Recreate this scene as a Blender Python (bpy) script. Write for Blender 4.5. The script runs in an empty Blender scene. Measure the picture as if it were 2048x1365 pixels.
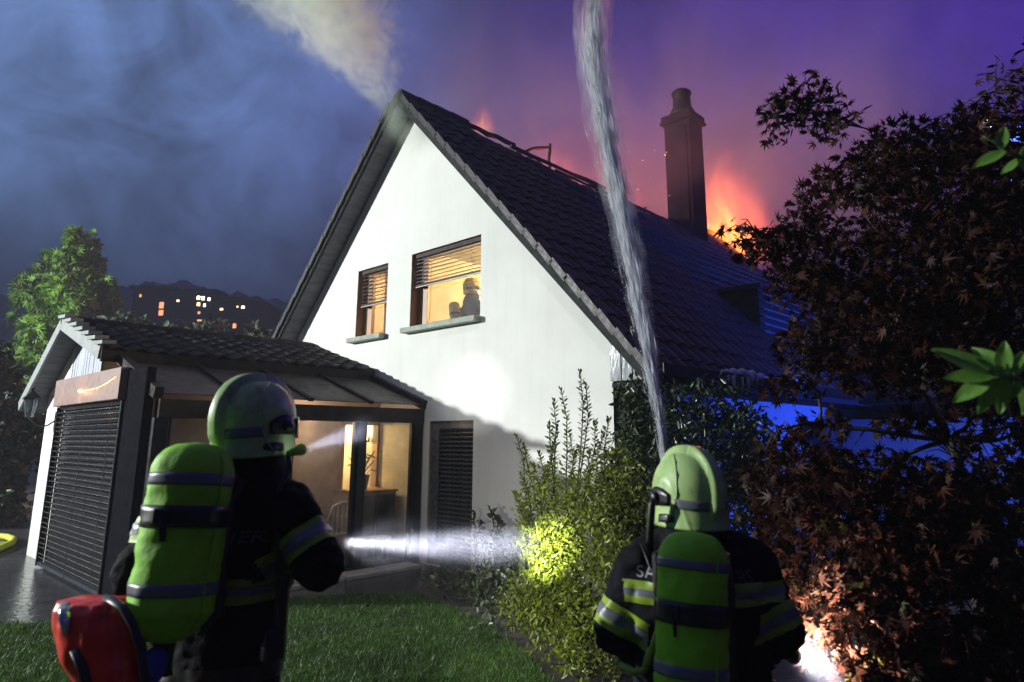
import bpy, bmesh, math, random
import numpy as np
from mathutils import Vector, Matrix, noise as mnoise
from mathutils.bvhtree import BVHTree
random.seed(7); rng = np.random.default_rng(11)
R = math.radians
sc = bpy.context.scene
COL = sc.collection

# ------------------------------------------------------------------ camera
H = 1.8
TH = R(11.8); FPX = 1347.0; PX0, PY0 = 1060.0, 597.0
cam_d = bpy.data.cameras.new('camera'); cam = bpy.data.objects.new('camera', cam_d); COL.objects.link(cam)
cam.location = (0, 0, H); cam.rotation_euler = (R(90) + TH, 0, 0)
cam_d.sensor_width = 36; cam_d.lens = FPX / 2048 * 36
cam_d.shift_x = -36 / 2048; cam_d.shift_y = -85.5 / 2048
cam_d.clip_start = 0.05; cam_d.clip_end = 900
sc.camera = cam
cam_d.dof.use_dof = True; cam_d.dof.focus_distance = 7.5; cam_d.dof.aperture_fstop = 2.4; cam_d.dof.aperture_blades = 7

def P(x, y, D):
    """world point seen at photograph position (x, y) when it stands D metres ahead of the camera"""
    a = (x - PX0) / FPX; b = (PY0 - y) / FPX
    d = Vector((a, math.cos(TH) - b * math.sin(TH), math.sin(TH) + b * math.cos(TH)))
    return Vector((0, 0, H)) + d * (D / d.y)
def G(x, y, z=0.0):
    a = (x - PX0) / FPX; b = (PY0 - y) / FPX
    d = Vector((a, math.cos(TH) - b * math.sin(TH), math.sin(TH) + b * math.cos(TH)))
    return Vector((0, 0, H)) + d * ((z - H) / d.z)

# house frame: u runs along the gable wall, v runs into the house
O = Vector((-1.664, 10.596, 0)); ROT = R(-42.9)
Ud = Vector((math.cos(ROT), math.sin(ROT), 0)); Vd = Vector((-math.sin(ROT), math.cos(ROT), 0))
def W(u, v, z): return O + Ud * u + Vd * v + Vector((0, 0, z))

# ------------------------------------------------------------------ render + world
sc.view_settings.view_transform = 'Standard'; sc.view_settings.look = 'None'
sc.view_settings.exposure = 0; sc.view_settings.gamma = 1; sc.view_settings.use_curve_mapping = False
sc.cycles.max_bounces = 6; sc.cycles.diffuse_bounces = 2; sc.cycles.glossy_bounces = 3
sc.cycles.transmission_bounces = 4; sc.cycles.transparent_max_bounces = 40; sc.cycles.volume_bounces = 1
sc.cycles.use_denoising = True; sc.cycles.sample_clamp_indirect = 4; sc.cycles.sample_clamp_direct = 0
sc.cycles.caustics_reflective = False; sc.cycles.caustics_refractive = False
sc.cycles.volume_step_rate = 1.0; sc.cycles.volume_max_steps = 256
sc.cycles.use_adaptive_sampling = True; sc.cycles.adaptive_threshold = 0.015

class NT:
    """tiny helper for writing node maths"""
    def __init__(s, nt): s.nt = nt
    def new(s, t, **kw):
        n = s.nt.nodes.new(t)
        for k, v in kw.items(): setattr(n, k, v)
        return n
    def put(s, sock, v):
        if isinstance(v, bpy.types.NodeSocket): s.nt.links.new(v, sock)
        elif isinstance(v, (tuple, list)) and len(v) == 3 and sock.type == 'RGBA': sock.default_value = (*v, 1)
        else: sock.default_value = v
    def m(s, op, a, b=0.0, clamp=False):
        n = s.new('ShaderNodeMath', operation=op, use_clamp=clamp); s.put(n.inputs[0], a); s.put(n.inputs[1], b); return n.outputs[0]
    def mr(s, x, a, b, c=0.0, d=1.0, smooth=False):
        n = s.new('ShaderNodeMapRange', clamp=True); n.interpolation_type = 'SMOOTHSTEP' if smooth else 'LINEAR'
        for i, v in enumerate((x, a, b, c, d)): s.put(n.inputs[i], v)
        return n.outputs[0]
    def noise(s, vec, scale, detail=4, rough=.55, dist=0.0):
        n = s.new('ShaderNodeTexNoise'); s.put(n.inputs['Vector'], vec) if vec is not None else None
        n.inputs['Scale'].default_value = scale; n.inputs['Detail'].default_value = detail
        n.inputs['Roughness'].default_value = rough; n.inputs['Distortion'].default_value = dist
        return n.outputs[0]
    def mix(s, f, a, b, mode='MIX'):
        n = s.new('ShaderNodeMix', data_type='RGBA', blend_type=mode); s.put(n.inputs[0], f); s.put(n.inputs[6], a); s.put(n.inputs[7], b); return n.outputs[2]
    def xyz(s, v):
        n = s.new('ShaderNodeSeparateXYZ'); s.put(n.inputs[0], v); return n.outputs
    def vec(s, x, y, z):
        n = s.new('ShaderNodeCombineXYZ')
        for i, v in enumerate((x, y, z)): s.put(n.inputs[i], v)
        return n.outputs[0]
    def coord(s, which='Object'): return s.new('ShaderNodeTexCoord').outputs[which]

world = bpy.data.worlds.new('World'); sc.world = world; world.use_nodes = True
wn = NT(world.node_tree); world.node_tree.nodes.clear()
gen = wn.coord('Generated'); gx, gy, gz = wn.xyz(gen)
big = wn.noise(gen, 1.6, 4, .5, .4); fine = wn.m('ADD', wn.m('MULTIPLY', wn.noise(gen, 3.6, 6, .6, .9), .62), wn.m('MULTIPLY', wn.noise(gen, 9.0, 7, .62, 1.2), .38))
side = wn.mr(wn.m('ADD', gx, wn.m('MULTIPLY', wn.m('SUBTRACT', big, .5), .5)), -.75, .75, 0, 1, True)
skyc = wn.mix(wn.mr(side, 0, .5), (.125, .215, .470), (.024, .018, .112))
skyc = wn.mix(wn.mr(side, .5, 1), skyc, (.036, .012, .200))
lift = wn.m('MULTIPLY', wn.mr(gz, .10, .48, .08, 1.0, True), wn.mr(gy, -.9, .5, .40, 1.0, True))
cl = wn.mr(wn.m('ADD', wn.m('MULTIPLY', big, .45), wn.m('MULTIPLY', fine, .55)), .36, .64, .45, 1.75, True)
bg = wn.new('ShaderNodeBackground'); wn.put(bg.inputs[0], skyc)
wn.put(bg.inputs[1], wn.m('MULTIPLY', wn.m('MULTIPLY', lift, cl), 1.0))
wo = wn.new('ShaderNodeOutputWorld'); world.node_tree.links.new(bg.outputs[0], wo.inputs[0])

# ------------------------------------------------------------------ lamps of the place and added fill lamps
def lamp(name, kind, loc, power, color, radius=.1, to=None, size=60, blend=.3):
    d = bpy.data.lights.new(name, kind); d.energy = power; d.color = color; d.shadow_soft_size = radius
    if kind == 'SPOT': d.spot_size = R(size); d.spot_blend = blend
    o = bpy.data.objects.new(name, d); COL.objects.link(o); o.location = loc
    if to is not None: o.rotation_euler = (Vector(to) - Vector(loc)).to_track_quat('-Z', 'Y').to_euler()
    return o
KEY_DIR = Vector((1.232, .221, -.285)).normalized()
KEY = W(0, 0, 2.2) - KEY_DIR * 23
lamp('floodlight', 'SPOT', KEY, 33000, (.96, 1.0, .96), .18, W(-2, 1, 3.2), 128, .45)          # scene floodlight of the fire engine, beyond the left edge
lamp('blue_beacon_light', 'SPOT', (10.5, 8.6, 2.0), 2500, (.03, .09, 1.0), .2, W(3.6, 5.5, 1.6), 62, .5)  # blue lights of the engine standing in the street
lamp('wall_fill_light', 'SPOT', (-2.6, 4.2, 8.8), 800, (1.0, .98, .94), .25, W(1.4, -1.2, 0), 52, .8)   # added unseen fill lamp overhead, lifting the shaded lower wall and lawn
# fire inside the roof
lamp('roof_fire_light', 'POINT', W(-1.2, 13.0, 7.9), 1500, (1.0, .30, .05), .5)
lamp('ridge_fire_light', 'POINT', W(-1.6, 4.8, 7.2), 380, (1.0, .13, .05), .45)
lamp('rafter_fire_light', 'POINT', W(-2.6, 9.2, 7.2), 1150, (1.0, .12, .07), .5)
# rooms
lamp('room_light', 'POINT', W(1.45, 2.5, 4.65), 1550, (1.0, .70, .33), .12)
lamp('landing_light', 'POINT', W(-1.5, 1.3, 4.6), 380, (1.0, .60, .28), .12)
lamp('winter_garden_light', 'POINT', W(-2.2, -.7, 2.0), 200, (1.0, .62, .22), .1)
lamp('winter_garden_fill_light', 'POINT', W(-.62, -1.5, 2.02), 24, (1.0, .72, .48), .1)  # added lamp with no fixture, brightens the interior behind the glass

# ------------------------------------------------------------------ materials
MATS = {}
def M(name, c=(.5, .5, .5), rough=.6, metal=0, var=.18, vs=6.0, bump=0.0, bs=40.0, emit=0, spec=.5, c2=None, island=False, trans=0.0, coat=0, objrand=0.0, stretch=None, sheen=0):
    if name in MATS: return MATS[name]
    m = bpy.data.materials.new(name); m.use_nodes = True; n = NT(m.node_tree); b = m.node_tree.nodes['Principled BSDF']
    co = n.coord('Object')
    if stretch:
        mp = n.new('ShaderNodeMapping'); n.put(mp.inputs[0], co); mp.inputs['Scale'].default_value = stretch; co = mp.outputs[0]
    f = n.noise(co, vs, 5, .6, .2)
    hi = c2 if c2 else tuple(min(1, x * (1 + var)) for x in c); lo = tuple(x * (1 - var) for x in c)
    colr = n.mix(n.mr(f, .3, .7), lo, hi)
    if island:
        g = n.new('ShaderNodeNewGeometry'); k = n.mr(g.outputs['Random Per Island'], 0, 1, .55, 1.5)
        colr = n.mix(1.0, colr, n.vec(k, k, k), 'MULTIPLY')
    if objrand:
        oi = n.new('ShaderNodeObjectInfo'); k = n.mr(oi.outputs['Random'], 0, 1, 1 - objrand, 1 + objrand)
        colr = n.mix(1.0, colr, n.vec(k, k, k), 'MULTIPLY')
    n.put(b.inputs['Base Color'], colr)
    n.put(b.inputs['Roughness'], n.mr(n.noise(co, vs * 2.3, 3), .3, .7, max(.02, rough * .8), min(1, rough * 1.2)))
    b.inputs['Metallic'].default_value = metal; b.inputs['Specular IOR Level'].default_value = spec
    if coat: b.inputs['Coat Weight'].default_value = coat
    if sheen: b.inputs['Sheen Weight'].default_value = sheen
    if emit:
        b.inputs['Emission Color'].default_value = (*c, 1); b.inputs['Emission Strength'].default_value = emit
    if bump:
        bp = n.new('ShaderNodeBump'); bp.inputs['Strength'].default_value = bump; bp.inputs['Distance'].default_value = .01
        n.put(bp.inputs['Height'], n.noise(co, bs, 4, .6)); m.node_tree.links.new(bp.outputs[0], b.inputs['Normal'])
    if trans:
        t = n.new('ShaderNodeBsdfTranslucent'); n.put(t.inputs[0], colr); mx = n.new('ShaderNodeMixShader'); mx.inputs[0].default_value = trans
        out = m.node_tree.nodes['Material Output']
        m.node_tree.links.new(b.outputs[0], mx.inputs[1]); m.node_tree.links.new(t.outputs[0], mx.inputs[2]); m.node_tree.links.new(mx.outputs[0], out.inputs[0])
    MATS[name] = m; return m

def glass(name, tint=(.9, .95, .95), refl=.10, rough=.02, dirt=.04, dcol=(.5, .5, .5)):
    m = bpy.data.materials.new(name); m.use_nodes = True; n = NT(m.node_tree); m.node_tree.nodes.clear()
    t = n.new('ShaderNodeBsdfTransparent'); t.inputs[0].default_value = (*tint, 1)
    g = n.new('ShaderNodeBsdfGlossy'); g.inputs['Roughness'].default_value = rough
    d = n.new('ShaderNodeBsdfDiffuse'); d.inputs[0].default_value = (*dcol, 1)
    lw = n.new('ShaderNodeLayerWeight'); lw.inputs[0].default_value = .25
    m1 = n.new('ShaderNodeMixShader'); n.put(m1.inputs[0], n.m('ADD', n.m('MULTIPLY', lw.outputs['Fresnel'], .6), refl * .3, True))
    m.node_tree.links.new(t.outputs[0], m1.inputs[1]); m.node_tree.links.new(g.outputs[0], m1.inputs[2])
    m2 = n.new('ShaderNodeMixShader'); n.put(m2.inputs[0], n.mr(n.noise(n.coord('Object'), 3, 5), .35, .75, dirt * .3, dirt * 1.8))
    m.node_tree.links.new(m1.outputs[0], m2.inputs[1]); m.node_tree.links.new(d.outputs[0], m2.inputs[2])
    o = n.new('ShaderNodeOutputMaterial'); m.node_tree.links.new(m2.outputs[0], o.inputs[0]); return m

plaster = M('white_plaster', (.72, .73, .70), .85, var=.03, vs=1.3, bump=.35, bs=55)
def weather(m):
    n = NT(m.node_tree); b = m.node_tree.nodes['Principled BSDF']; base = b.inputs['Base Color'].links[0].from_socket; co = n.coord('Object'); x, y, z = n.xyz(co)
    streak = n.noise(n.vec(n.m('MULTIPLY', x, 9.0), y, n.m('MULTIPLY', z, .55)), 1.0, 5, .6); blotch = n.noise(co, .8, 5, .6)
    soot = n.m('MULTIPLY', n.mr(n.m('ADD', z, n.m('MULTIPLY', n.m('SUBTRACT', blotch, .5), 2.2)), 6.4, 7.8, 0, 1, True), .55)
    alg = n.m('MULTIPLY', n.mr(streak, .48, .70, 0, 1), n.m('MULTIPLY', n.mr(x, -2.9, -3.7, 0, 1, True), n.mr(z, 4.5, 3.7, 0, 1, True)))
    run = n.m('MULTIPLY', n.mr(streak, .50, .80, 0, 1), .2); foot = n.m('MULTIPLY', n.mr(n.m('ADD', z, n.m('MULTIPLY', blotch, .5)), .9, .2, 0, 1, True), .45)
    c = n.mix(soot, base, (.30, .33, .27)); c = n.mix(n.m('MULTIPLY', alg, .8), c, (.20, .26, .20)); c = n.mix(run, c, (.45, .46, .42)); c = n.mix(foot, c, (.30, .28, .24)); c = n.mix(n.mr(blotch, .35, .7, 0, .2), c, (.55, .54, .48))
    n.put(b.inputs['Base Color'], c)
weather(plaster)
plaster_in = M('cream_plaster', (.70, .60, .42), .85, var=.05)
soffit_m = M('soffit_wood', (.13, .13, .145), .85, spec=.15, var=.3, vs=3, stretch=(6, 1, 1), bump=.2)
bargem = M('barge_wood', (.030, .032, .034), .85, spec=.15, var=.35, vs=6, bump=.3)
tile_m = M('roof_tile_clay', (.024, .021, .022), .48, spec=.36, var=.35, vs=5, bump=.5, bs=25, objrand=.35)
tile_a = M('annex_tile_clay', (.034, .027, .026), .75, spec=.15, var=.35, vs=5, bump=.5, bs=25, objrand=.35)
char_m = M('charred_wood', (.018, .016, .016), .75, var=.5, vs=12, bump=.8)
deck_m = M('roof_deck', (.03, .028, .03), .8)
wood_dk = M('dark_brown_wood', (.022, .016, .014), .8, spec=.2, var=.35, vs=4, bump=.15)
wood_win = M('window_wood', (.46, .28, .18), .5, var=.2, vs=5, stretch=(1, 1, .2))
wood_hon = M('honey_wood', (.42, .24, .09), .45, var=.2, vs=4)
slat_m = M('slat_brown', (.11, .085, .075), .35, var=.2)
slat_dk = M('slat_dark', (.035, .04, .05), .32, var=.25)
rail_m = M('blind_rail', (.55, .55, .56), .4)
sill_m = M('sill_stone', (.30, .34, .29), .75, var=.25, vs=12, bump=.4)
plank_m = M('cladding_plank', (.30, .32, .34), .16, var=.4, vs=7, bump=.35, bs=16, coat=.5, stretch=(1, 1, .35))
plank_g = M('grey_plank', (.33, .36, .42), .6, var=.25, vs=8, stretch=(4, 1, .3))
metal_dk = M('dark_metal', (.03, .03, .032), .35, metal=.7)
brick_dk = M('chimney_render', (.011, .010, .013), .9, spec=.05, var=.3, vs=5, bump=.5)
copper = M('flue_metal', (.014, .012, .014), .6, spec=.2)
foam_m = M('foam', (.75, .75, .75), .8, var=.1, vs=20, bump=.8)
box_m = M('blind_box_brown', (.24, .145, .125), .5, var=.12, vs=6, bump=.1)
shutter_m = M('shutter_grey', (.075, .082, .088), .28, var=.25)
white_pl = M('white_plastic', (.75, .74, .68), .35)
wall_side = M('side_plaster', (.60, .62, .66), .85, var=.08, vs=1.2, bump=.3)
brown_wall = M('winter_garden_plaster', (.46, .36, .29), .8, var=.12, vs=1.5)
pane_m = glass('window_glass')
pane_dirty = glass('winter_garden_glass', (.86, .86, .84), .12, .03, .14, (.42, .38, .36))
roof_glass = M('sooty_roof_glass', (.045, .038, .036), .55, spec=.15, var=.45, vs=2.5)
lamp_white = M('lamp_white', (1, .78, .42), emit=9)
bulb_m = M('fairy_bulb', (1, .50, .16), emit=14)

# ------------------------------------------------------------------ mesh helpers
class MB:
    def __init__(s): s.v = []; s.f = []; s.mi = []
    def add(s, vs, fs, mi=0):
        k = len(s.v); s.v += [tuple(x) for x in vs]; s.f += [tuple(i + k for i in f) for f in fs]; s.mi += [mi] * len(fs); return s
    def box(s, a, b, mi=0):
        x0, y0, z0 = a; x1, y1, z1 = b
        return s.add([(x0, y0, z0), (x1, y0, z0), (x1, y1, z0), (x0, y1, z0), (x0, y0, z1), (x1, y0, z1), (x1, y1, z1), (x0, y1, z1)],
                     [(0, 3, 2, 1), (4, 5, 6, 7), (0, 1, 5, 4), (1, 2, 6, 5), (2, 3, 7, 6), (3, 0, 4, 7)], mi)
    def bar(s, p, q, w, h, up=(0, 0, 1), mi=0):
        p = Vector(p); q = Vector(q); d = (q - p).normalized(); x = d.cross(Vector(up))
        if x.length < 1e-4: x = d.cross(Vector((1, 0, 0)))
        x.normalize(); y = x.cross(d)
        c = [x * (w / 2 * a) + y * (h / 2 * b) for a, b in ((-1, -1), (1, -1), (1, 1), (-1, 1))]
        return s.add([p + k for k in c] + [q + k for k in c], [(3, 2, 1, 0), (4, 5, 6, 7), (0, 1, 5, 4), (1, 2, 6, 5), (2, 3, 7, 6), (3, 0, 4, 7)], mi)
    def tube(s, pts, rad, n=8, caps=True, mi=0, flat=1.0):
        pts = [Vector(p) for p in pts]; rad = rad if isinstance(rad, (list, tuple)) else [rad] * len(pts)
        vs = []; fs = []; prev = None
        for i, p in enumerate(pts):
            d = (pts[min(i + 1, len(pts) - 1)] - pts[max(i - 1, 0)]).normalized()
            x = d.orthogonal().normalized() if prev is None else (prev - d * prev.dot(d)).normalized()
            prev = x; y = d.cross(x)
            for k in range(n):
                a = 2 * math.pi * k / n; vs.append(p + (x * math.cos(a) + y * math.sin(a) * flat) * rad[i])
        for i in range(len(pts) - 1):
            for k in range(n):
                fs.append((i * n + k, i * n + (k + 1) % n, (i + 1) * n + (k + 1) % n, (i + 1) * n + k))
        if caps: fs += [tuple(range(n))[::-1], tuple(range((len(pts) - 1) * n, len(pts) * n))]
        return s.add(vs, fs, mi)
    def lathe(s, prof, n=16, c=(0, 0, 0), mi=0):
        c = Vector(c); vs = []; fs = []
        for r, z in prof:
            for k in range(n):
                a = 2 * math.pi * k / n; vs.append(c + Vector((r * math.cos(a), r * math.sin(a), z)))
        for i in range(len(prof) - 1):
            for k in range(n): fs.append((i * n + k, i * n + (k + 1) % n, (i + 1) * n + (k + 1) % n, (i + 1) * n + k))
        fs += [tuple(range(n))[::-1], tuple(range((len(prof) - 1) * n, len(prof) * n))]
        return s.add(vs, fs, mi)
    def prism(s, poly, axis, a, b, mi=0):
        """poly in the two other axes, extruded along axis from a to b"""
        def mk(p, t):
            return {'x': (t, p[0], p[1]), 'y': (p[0], t, p[1]), 'z': (p[0], p[1], t)}[axis]
        n = len(poly)
        return s.add([mk(p, a) for p in poly] + [mk(p, b) for p in poly], [tuple(range(n)), tuple(range(2 * n - 1, n - 1, -1))] + [(i, i + n, (i + 1) % n + n, (i + 1) % n) for i in range(n)], mi)
    def mesh(s, name, mats, smooth=False):
        me = bpy.data.meshes.new(name); me.from_pydata(s.v, [], s.f)
        for m in (mats if isinstance(mats, (list, tuple)) else [mats]): me.materials.append(m)
        if any(s.mi): me.polygons.foreach_set('material_index', s.mi)
        if smooth: me.polygons.foreach_set('use_smooth', [True] * len(me.polygons))
        bm = bmesh.new(); bm.from_mesh(me); bmesh.ops.recalc_face_normals(bm, faces=bm.faces); bm.to_mesh(me); bm.free()
        me.update(); return me
    def build(s, name, mats, parent=None, smooth=False, bevel=0.0):
        o = link(name, s.mesh(name, mats, smooth), parent)
        if bevel:
            b = o.modifiers.new('bevel', 'BEVEL'); b.width = bevel; b.segments = 2; b.limit_method = 'ANGLE'
        return o
def link(name, data, parent=None):
    o = bpy.data.objects.new(name, data); COL.objects.link(o)
    if parent is not None: o.parent = parent
    return o
def tag(o, label=None, cat=None, group=None, kind=None):
    if label: o['label'] = label
    if cat: o['category'] = cat
    if group: o['group'] = group
    if kind: o['kind'] = kind
    return o
def empty(name, loc, rz=0, label=None, cat=None, group=None):
    o = bpy.data.objects.new(name, None); COL.objects.link(o); o.location = loc; o.rotation_euler = (0, 0, rz); o.empty_display_size = .2
    return tag(o, label, cat, group)
def inst(name, me, parent, mat):
    o = link(name, me, parent); o.matrix_local = mat; return o
def np_mesh(name, v, f, mats, smooth=False):
    """v (N,3), f (M,k) arrays -> mesh, fast"""
    me = bpy.data.meshes.new(name); k = f.shape[1]
    me.vertices.add(len(v)); me.vertices.foreach_set('co', np.ascontiguousarray(v, dtype=np.float32).ravel())
    me.loops.add(f.size); me.loops.foreach_set('vertex_index', f.astype(np.int32).ravel())
    me.polygons.add(len(f)); me.polygons.foreach_set('loop_start', np.arange(0, f.size, k, dtype=np.int32))
    for m in (mats if isinstance(mats, (list, tuple)) else [mats]): me.materials.append(m)
    if smooth: me.polygons.foreach_set('use_smooth', np.ones(len(f), dtype=bool))
    me.update(calc_edges=True); return me

# ------------------------------------------------------------------ ground
soil = M('soil', (.035, .028, .022), .95, var=.5, vs=9, bump=1.0, bs=12)
lawn_base = M('lawn_base', (.030, .045, .014), .95, var=.4, vs=10, bump=1.0, bs=30)
def wet_mat():
    m = M('wet_paving', (.045, .045, .05), .22, var=.4, vs=4)
    n = NT(m.node_tree); b = m.node_tree.nodes['Principled BSDF']
    bp = n.new('ShaderNodeBump'); bp.inputs['Strength'].default_value = .35; bp.inputs['Distance'].default_value = .02
    n.put(bp.inputs['Height'], n.noise(n.coord('Object'), 7, 4, .6, .5)); m.node_tree.links.new(bp.outputs[0], b.inputs['Normal']); return m
wet = wet_mat()
g = MB(); g.add([(-260, -60, 0), (260, -60, 0), (260, 420, 0), (-260, 420, 0)], [(0, 1, 2, 3)])
tag(g.build('ground', soil), 'dark bare earth under the garden', kind='structure')
lp = [G(-900, 1262), G(180, 1247), G(330, 1232), G(520, 1205), G(700, 1192), G(830, 1188), G(900, 1213), G(985, 1255), G(1040, 1300), G(1120, 1380), G(1230, 1600), Vector((1.0, .5, 0)), Vector((-8, .5, 0))]
lp = [(p.x, p.y) for p in lp]
g = MB(); g.add([(x, y, .008) for x, y in lp], [tuple(range(len(lp)))])
tag(g.build('lawn', lawn_base), 'short wet lawn between the two firefighters and the terrace', kind='structure')
pv = [G(-900, 1262), G(180, 1247), G(330, 1232), G(520, 1205), G(700, 1192), G(830, 1188), G(862, 1150), G(860, 1128), (W(0, 0, 0)), W(-1.2, -.2, 0), W(-8, 4, 0), Vector((-20, 16, 0)), Vector((-22, 8, 0))]
g = MB(); g.add([(p[0], p[1], .004) for p in pv], [tuple(range(len(pv)))])
tag(g.build('terrace', wet), 'wet dark paving in front of the annex', kind='structure')
# stone edging slabs of the terrace
sl = M('kerb_stone', (.26, .24, .22), .7, var=.25, vs=9, bump=.4)
for i in range(4):
    a = .62 * i
    c = W(.25, -.55 - a, 0)
    o = MB().box((-.17, -.29, 0), (.17, .29, .06)).build('kerb_slab', sl, None, bevel=.012)
    o.location = c; o.rotation_euler = (0, 0, ROT); tag(o, kind='structure')

def in_poly(x, y, poly):
    r = np.zeros(len(x), bool); n = len(poly); j = n - 1
    for i in range(n):
        xi, yi = poly[i]; xj, yj = poly[j]
        c = ((yi > y) != (yj > y)) & (x < (xj - xi) * (y - yi) / (yj - yi + 1e-9) + xi); r ^= c; j = i
    return r
N = 150000
gy = 3.9 + rng.random(N) ** 1.2 * 6.2; gx_ = -5.5 + rng.random(N) * 7.6
k = in_poly(gx_, gy, lp) & (np.abs(gx_) < gy * .85 + .4); gx_ = gx_[k]; gy = gy[k]; n_ = len(gx_)
ang = rng.random(n_) * 6.283; hh = .03 + .035 * rng.random(n_); ww = .0035 + .003 * rng.random(n_); ln = rng.normal(0, .022, (n_, 2))
v = np.zeros((n_, 3, 3)); v[:, 0] = np.c_[gx_ - np.cos(ang) * ww, gy - np.sin(ang) * ww, np.full(n_, .008)]
v[:, 1] = np.c_[gx_ + np.cos(ang) * ww, gy + np.sin(ang) * ww, np.full(n_, .008)]; v[:, 2] = np.c_[gx_ + ln[:, 0], gy + ln[:, 1], hh]
grass_m = M('grass_blade', (.055, .125, .013), .55, var=.35, vs=1.2, island=True, trans=.35)
o = link('grass', np_mesh('grass', v.reshape(-1, 3), np.arange(n_ * 3).reshape(-1, 3), grass_m)); tag(o, 'short green grass of the lawn', 'grass', kind='stuff')

# ------------------------------------------------------------------ the gable house
house = empty('gable_house', O, ROT, 'white gabled house with its roof on fire and two lit upper windows', 'house')
UA, ZA, SL = -.5, 7.6, 1.045         # apex of the wall and slope of the roof
UL, UR, VB = -4.9, 3.63, 11.0
def zr(u): return ZA - SL * abs(u - UA)
def holes_wall(outer, holes, v):
    """gable wall polygon in (u,z) with rectangular openings, thickness .28"""
    bm = bmesh.new(); th = .28
    us = sorted(set([p[0] for p in outer] + [h[i] for h in holes for i in (0, 1)])); zs = sorted(set([0, 7.7] + [h[i] for h in holes for i in (2, 3)]))
    mb = MB()
    for i in range(len(us) - 1):
        for j in range(len(zs) - 1):
            a, b, c, d = us[i], us[i + 1], zs[j], zs[j + 1]; mid = ((a + b) / 2, (c + d) / 2)
            if any(h[0] <= mid[0] <= h[1] and h[2] <= mid[1] <= h[3] for h in holes): continue
            # clip the cell under the roof line
            poly = [(a, c), (b, c), (b, d), (a, d)]
            for sgn in (1, -1):
                out = []
                f = lambda p: (ZA - .09 - SL * sgn * (p[0] - UA)) - p[1]
                for q in range(len(poly)):
                    p0, p1 = poly[q], poly[(q + 1) % len(poly)]; f0, f1 = f(p0), f(p1)
                    if f0 >= -1e-9: out.append(p0)
                    if (f0 > 1e-9 and f1 < -1e-9) or (f0 < -1e-9 and f1 > 1e-9):
                        t = f0 / (f0 - f1); out.append((p0[0] + (p1[0] - p0[0]) * t, p0[1] + (p1[1] - p0[1]) * t))
                poly = out
                if len(poly) < 3: break
            if len(poly) < 3: continue
            mb.add([(p[0], v, p[1]) for p in poly], [tuple(range(len(poly)))])
            mb.add([(p[0], v + th, p[1]) for p in poly], [tuple(range(len(poly)))])
    for h in holes:
        a, b, c, d = h
        mb.add([(a, v, c), (a, v + th, c), (a, v + th, d), (a, v, d)], [(0, 1, 2, 3)], 1)
        mb.add([(b, v, c), (b, v + th, c), (b, v + th, d), (b, v, d)], [(0, 1, 2, 3)], 1)
        mb.add([(a, v, d), (b, v, d), (b, v + th, d), (a, v + th, d)], [(0, 1, 2, 3)], 1)
        mb.add([(a, v, c), (b, v, c), (b, v + th, c), (a, v + th, c)], [(0, 1, 2, 3)], 1)
    return mb
WIN_L = (-.42, 1.27, 3.57, 4.82); WIN_S = (-2.01, -1.09, 3.56, 4.80); DOOR = (.18, 1.166, .02, 2.065)
holes_wall([(UL, 0), (UR, 0)], [WIN_L, WIN_S, DOOR], 0).build('gable_wall', [plaster, wood_win], house)
mb = MB().box((UR - .28, .28, 0), (UR, VB, 3.0)).box((UL, .28, 0), (UL + .28, VB, 3.0))
mb.build('side_wall', wall_side, house)
# storey above: floor, ceiling, partitions
rm = MB().box((UL + .3, .3, 2.36), (UR - .3, 9, 2.5)).box((-2.9, .3, 5.0), (1.8, 3.5, 5.06)).box((-2.95, 3.4, 2.5), (1.85, 3.5, 5.0)).box((-.72, .3, 2.5), (-.62, 3.4, 5.0))
rm.box((-2.95, .3, 2.5), (-2.9, 3.4, 5.0)).box((1.8, .3, 2.5), (1.85, 3.4, 5.0))
rm.build('room', plaster_in, house)
MB().box((.62, 3.30, 2.5), (.70, 3.398, 4.62)).box((-.5, 3.30, 2.5), (-.42, 3.398, 4.62)).box((-.42, 3.36, 2.5), (.62, 3.397, 4.55)).build('room_door', wood_hon, house)

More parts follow.
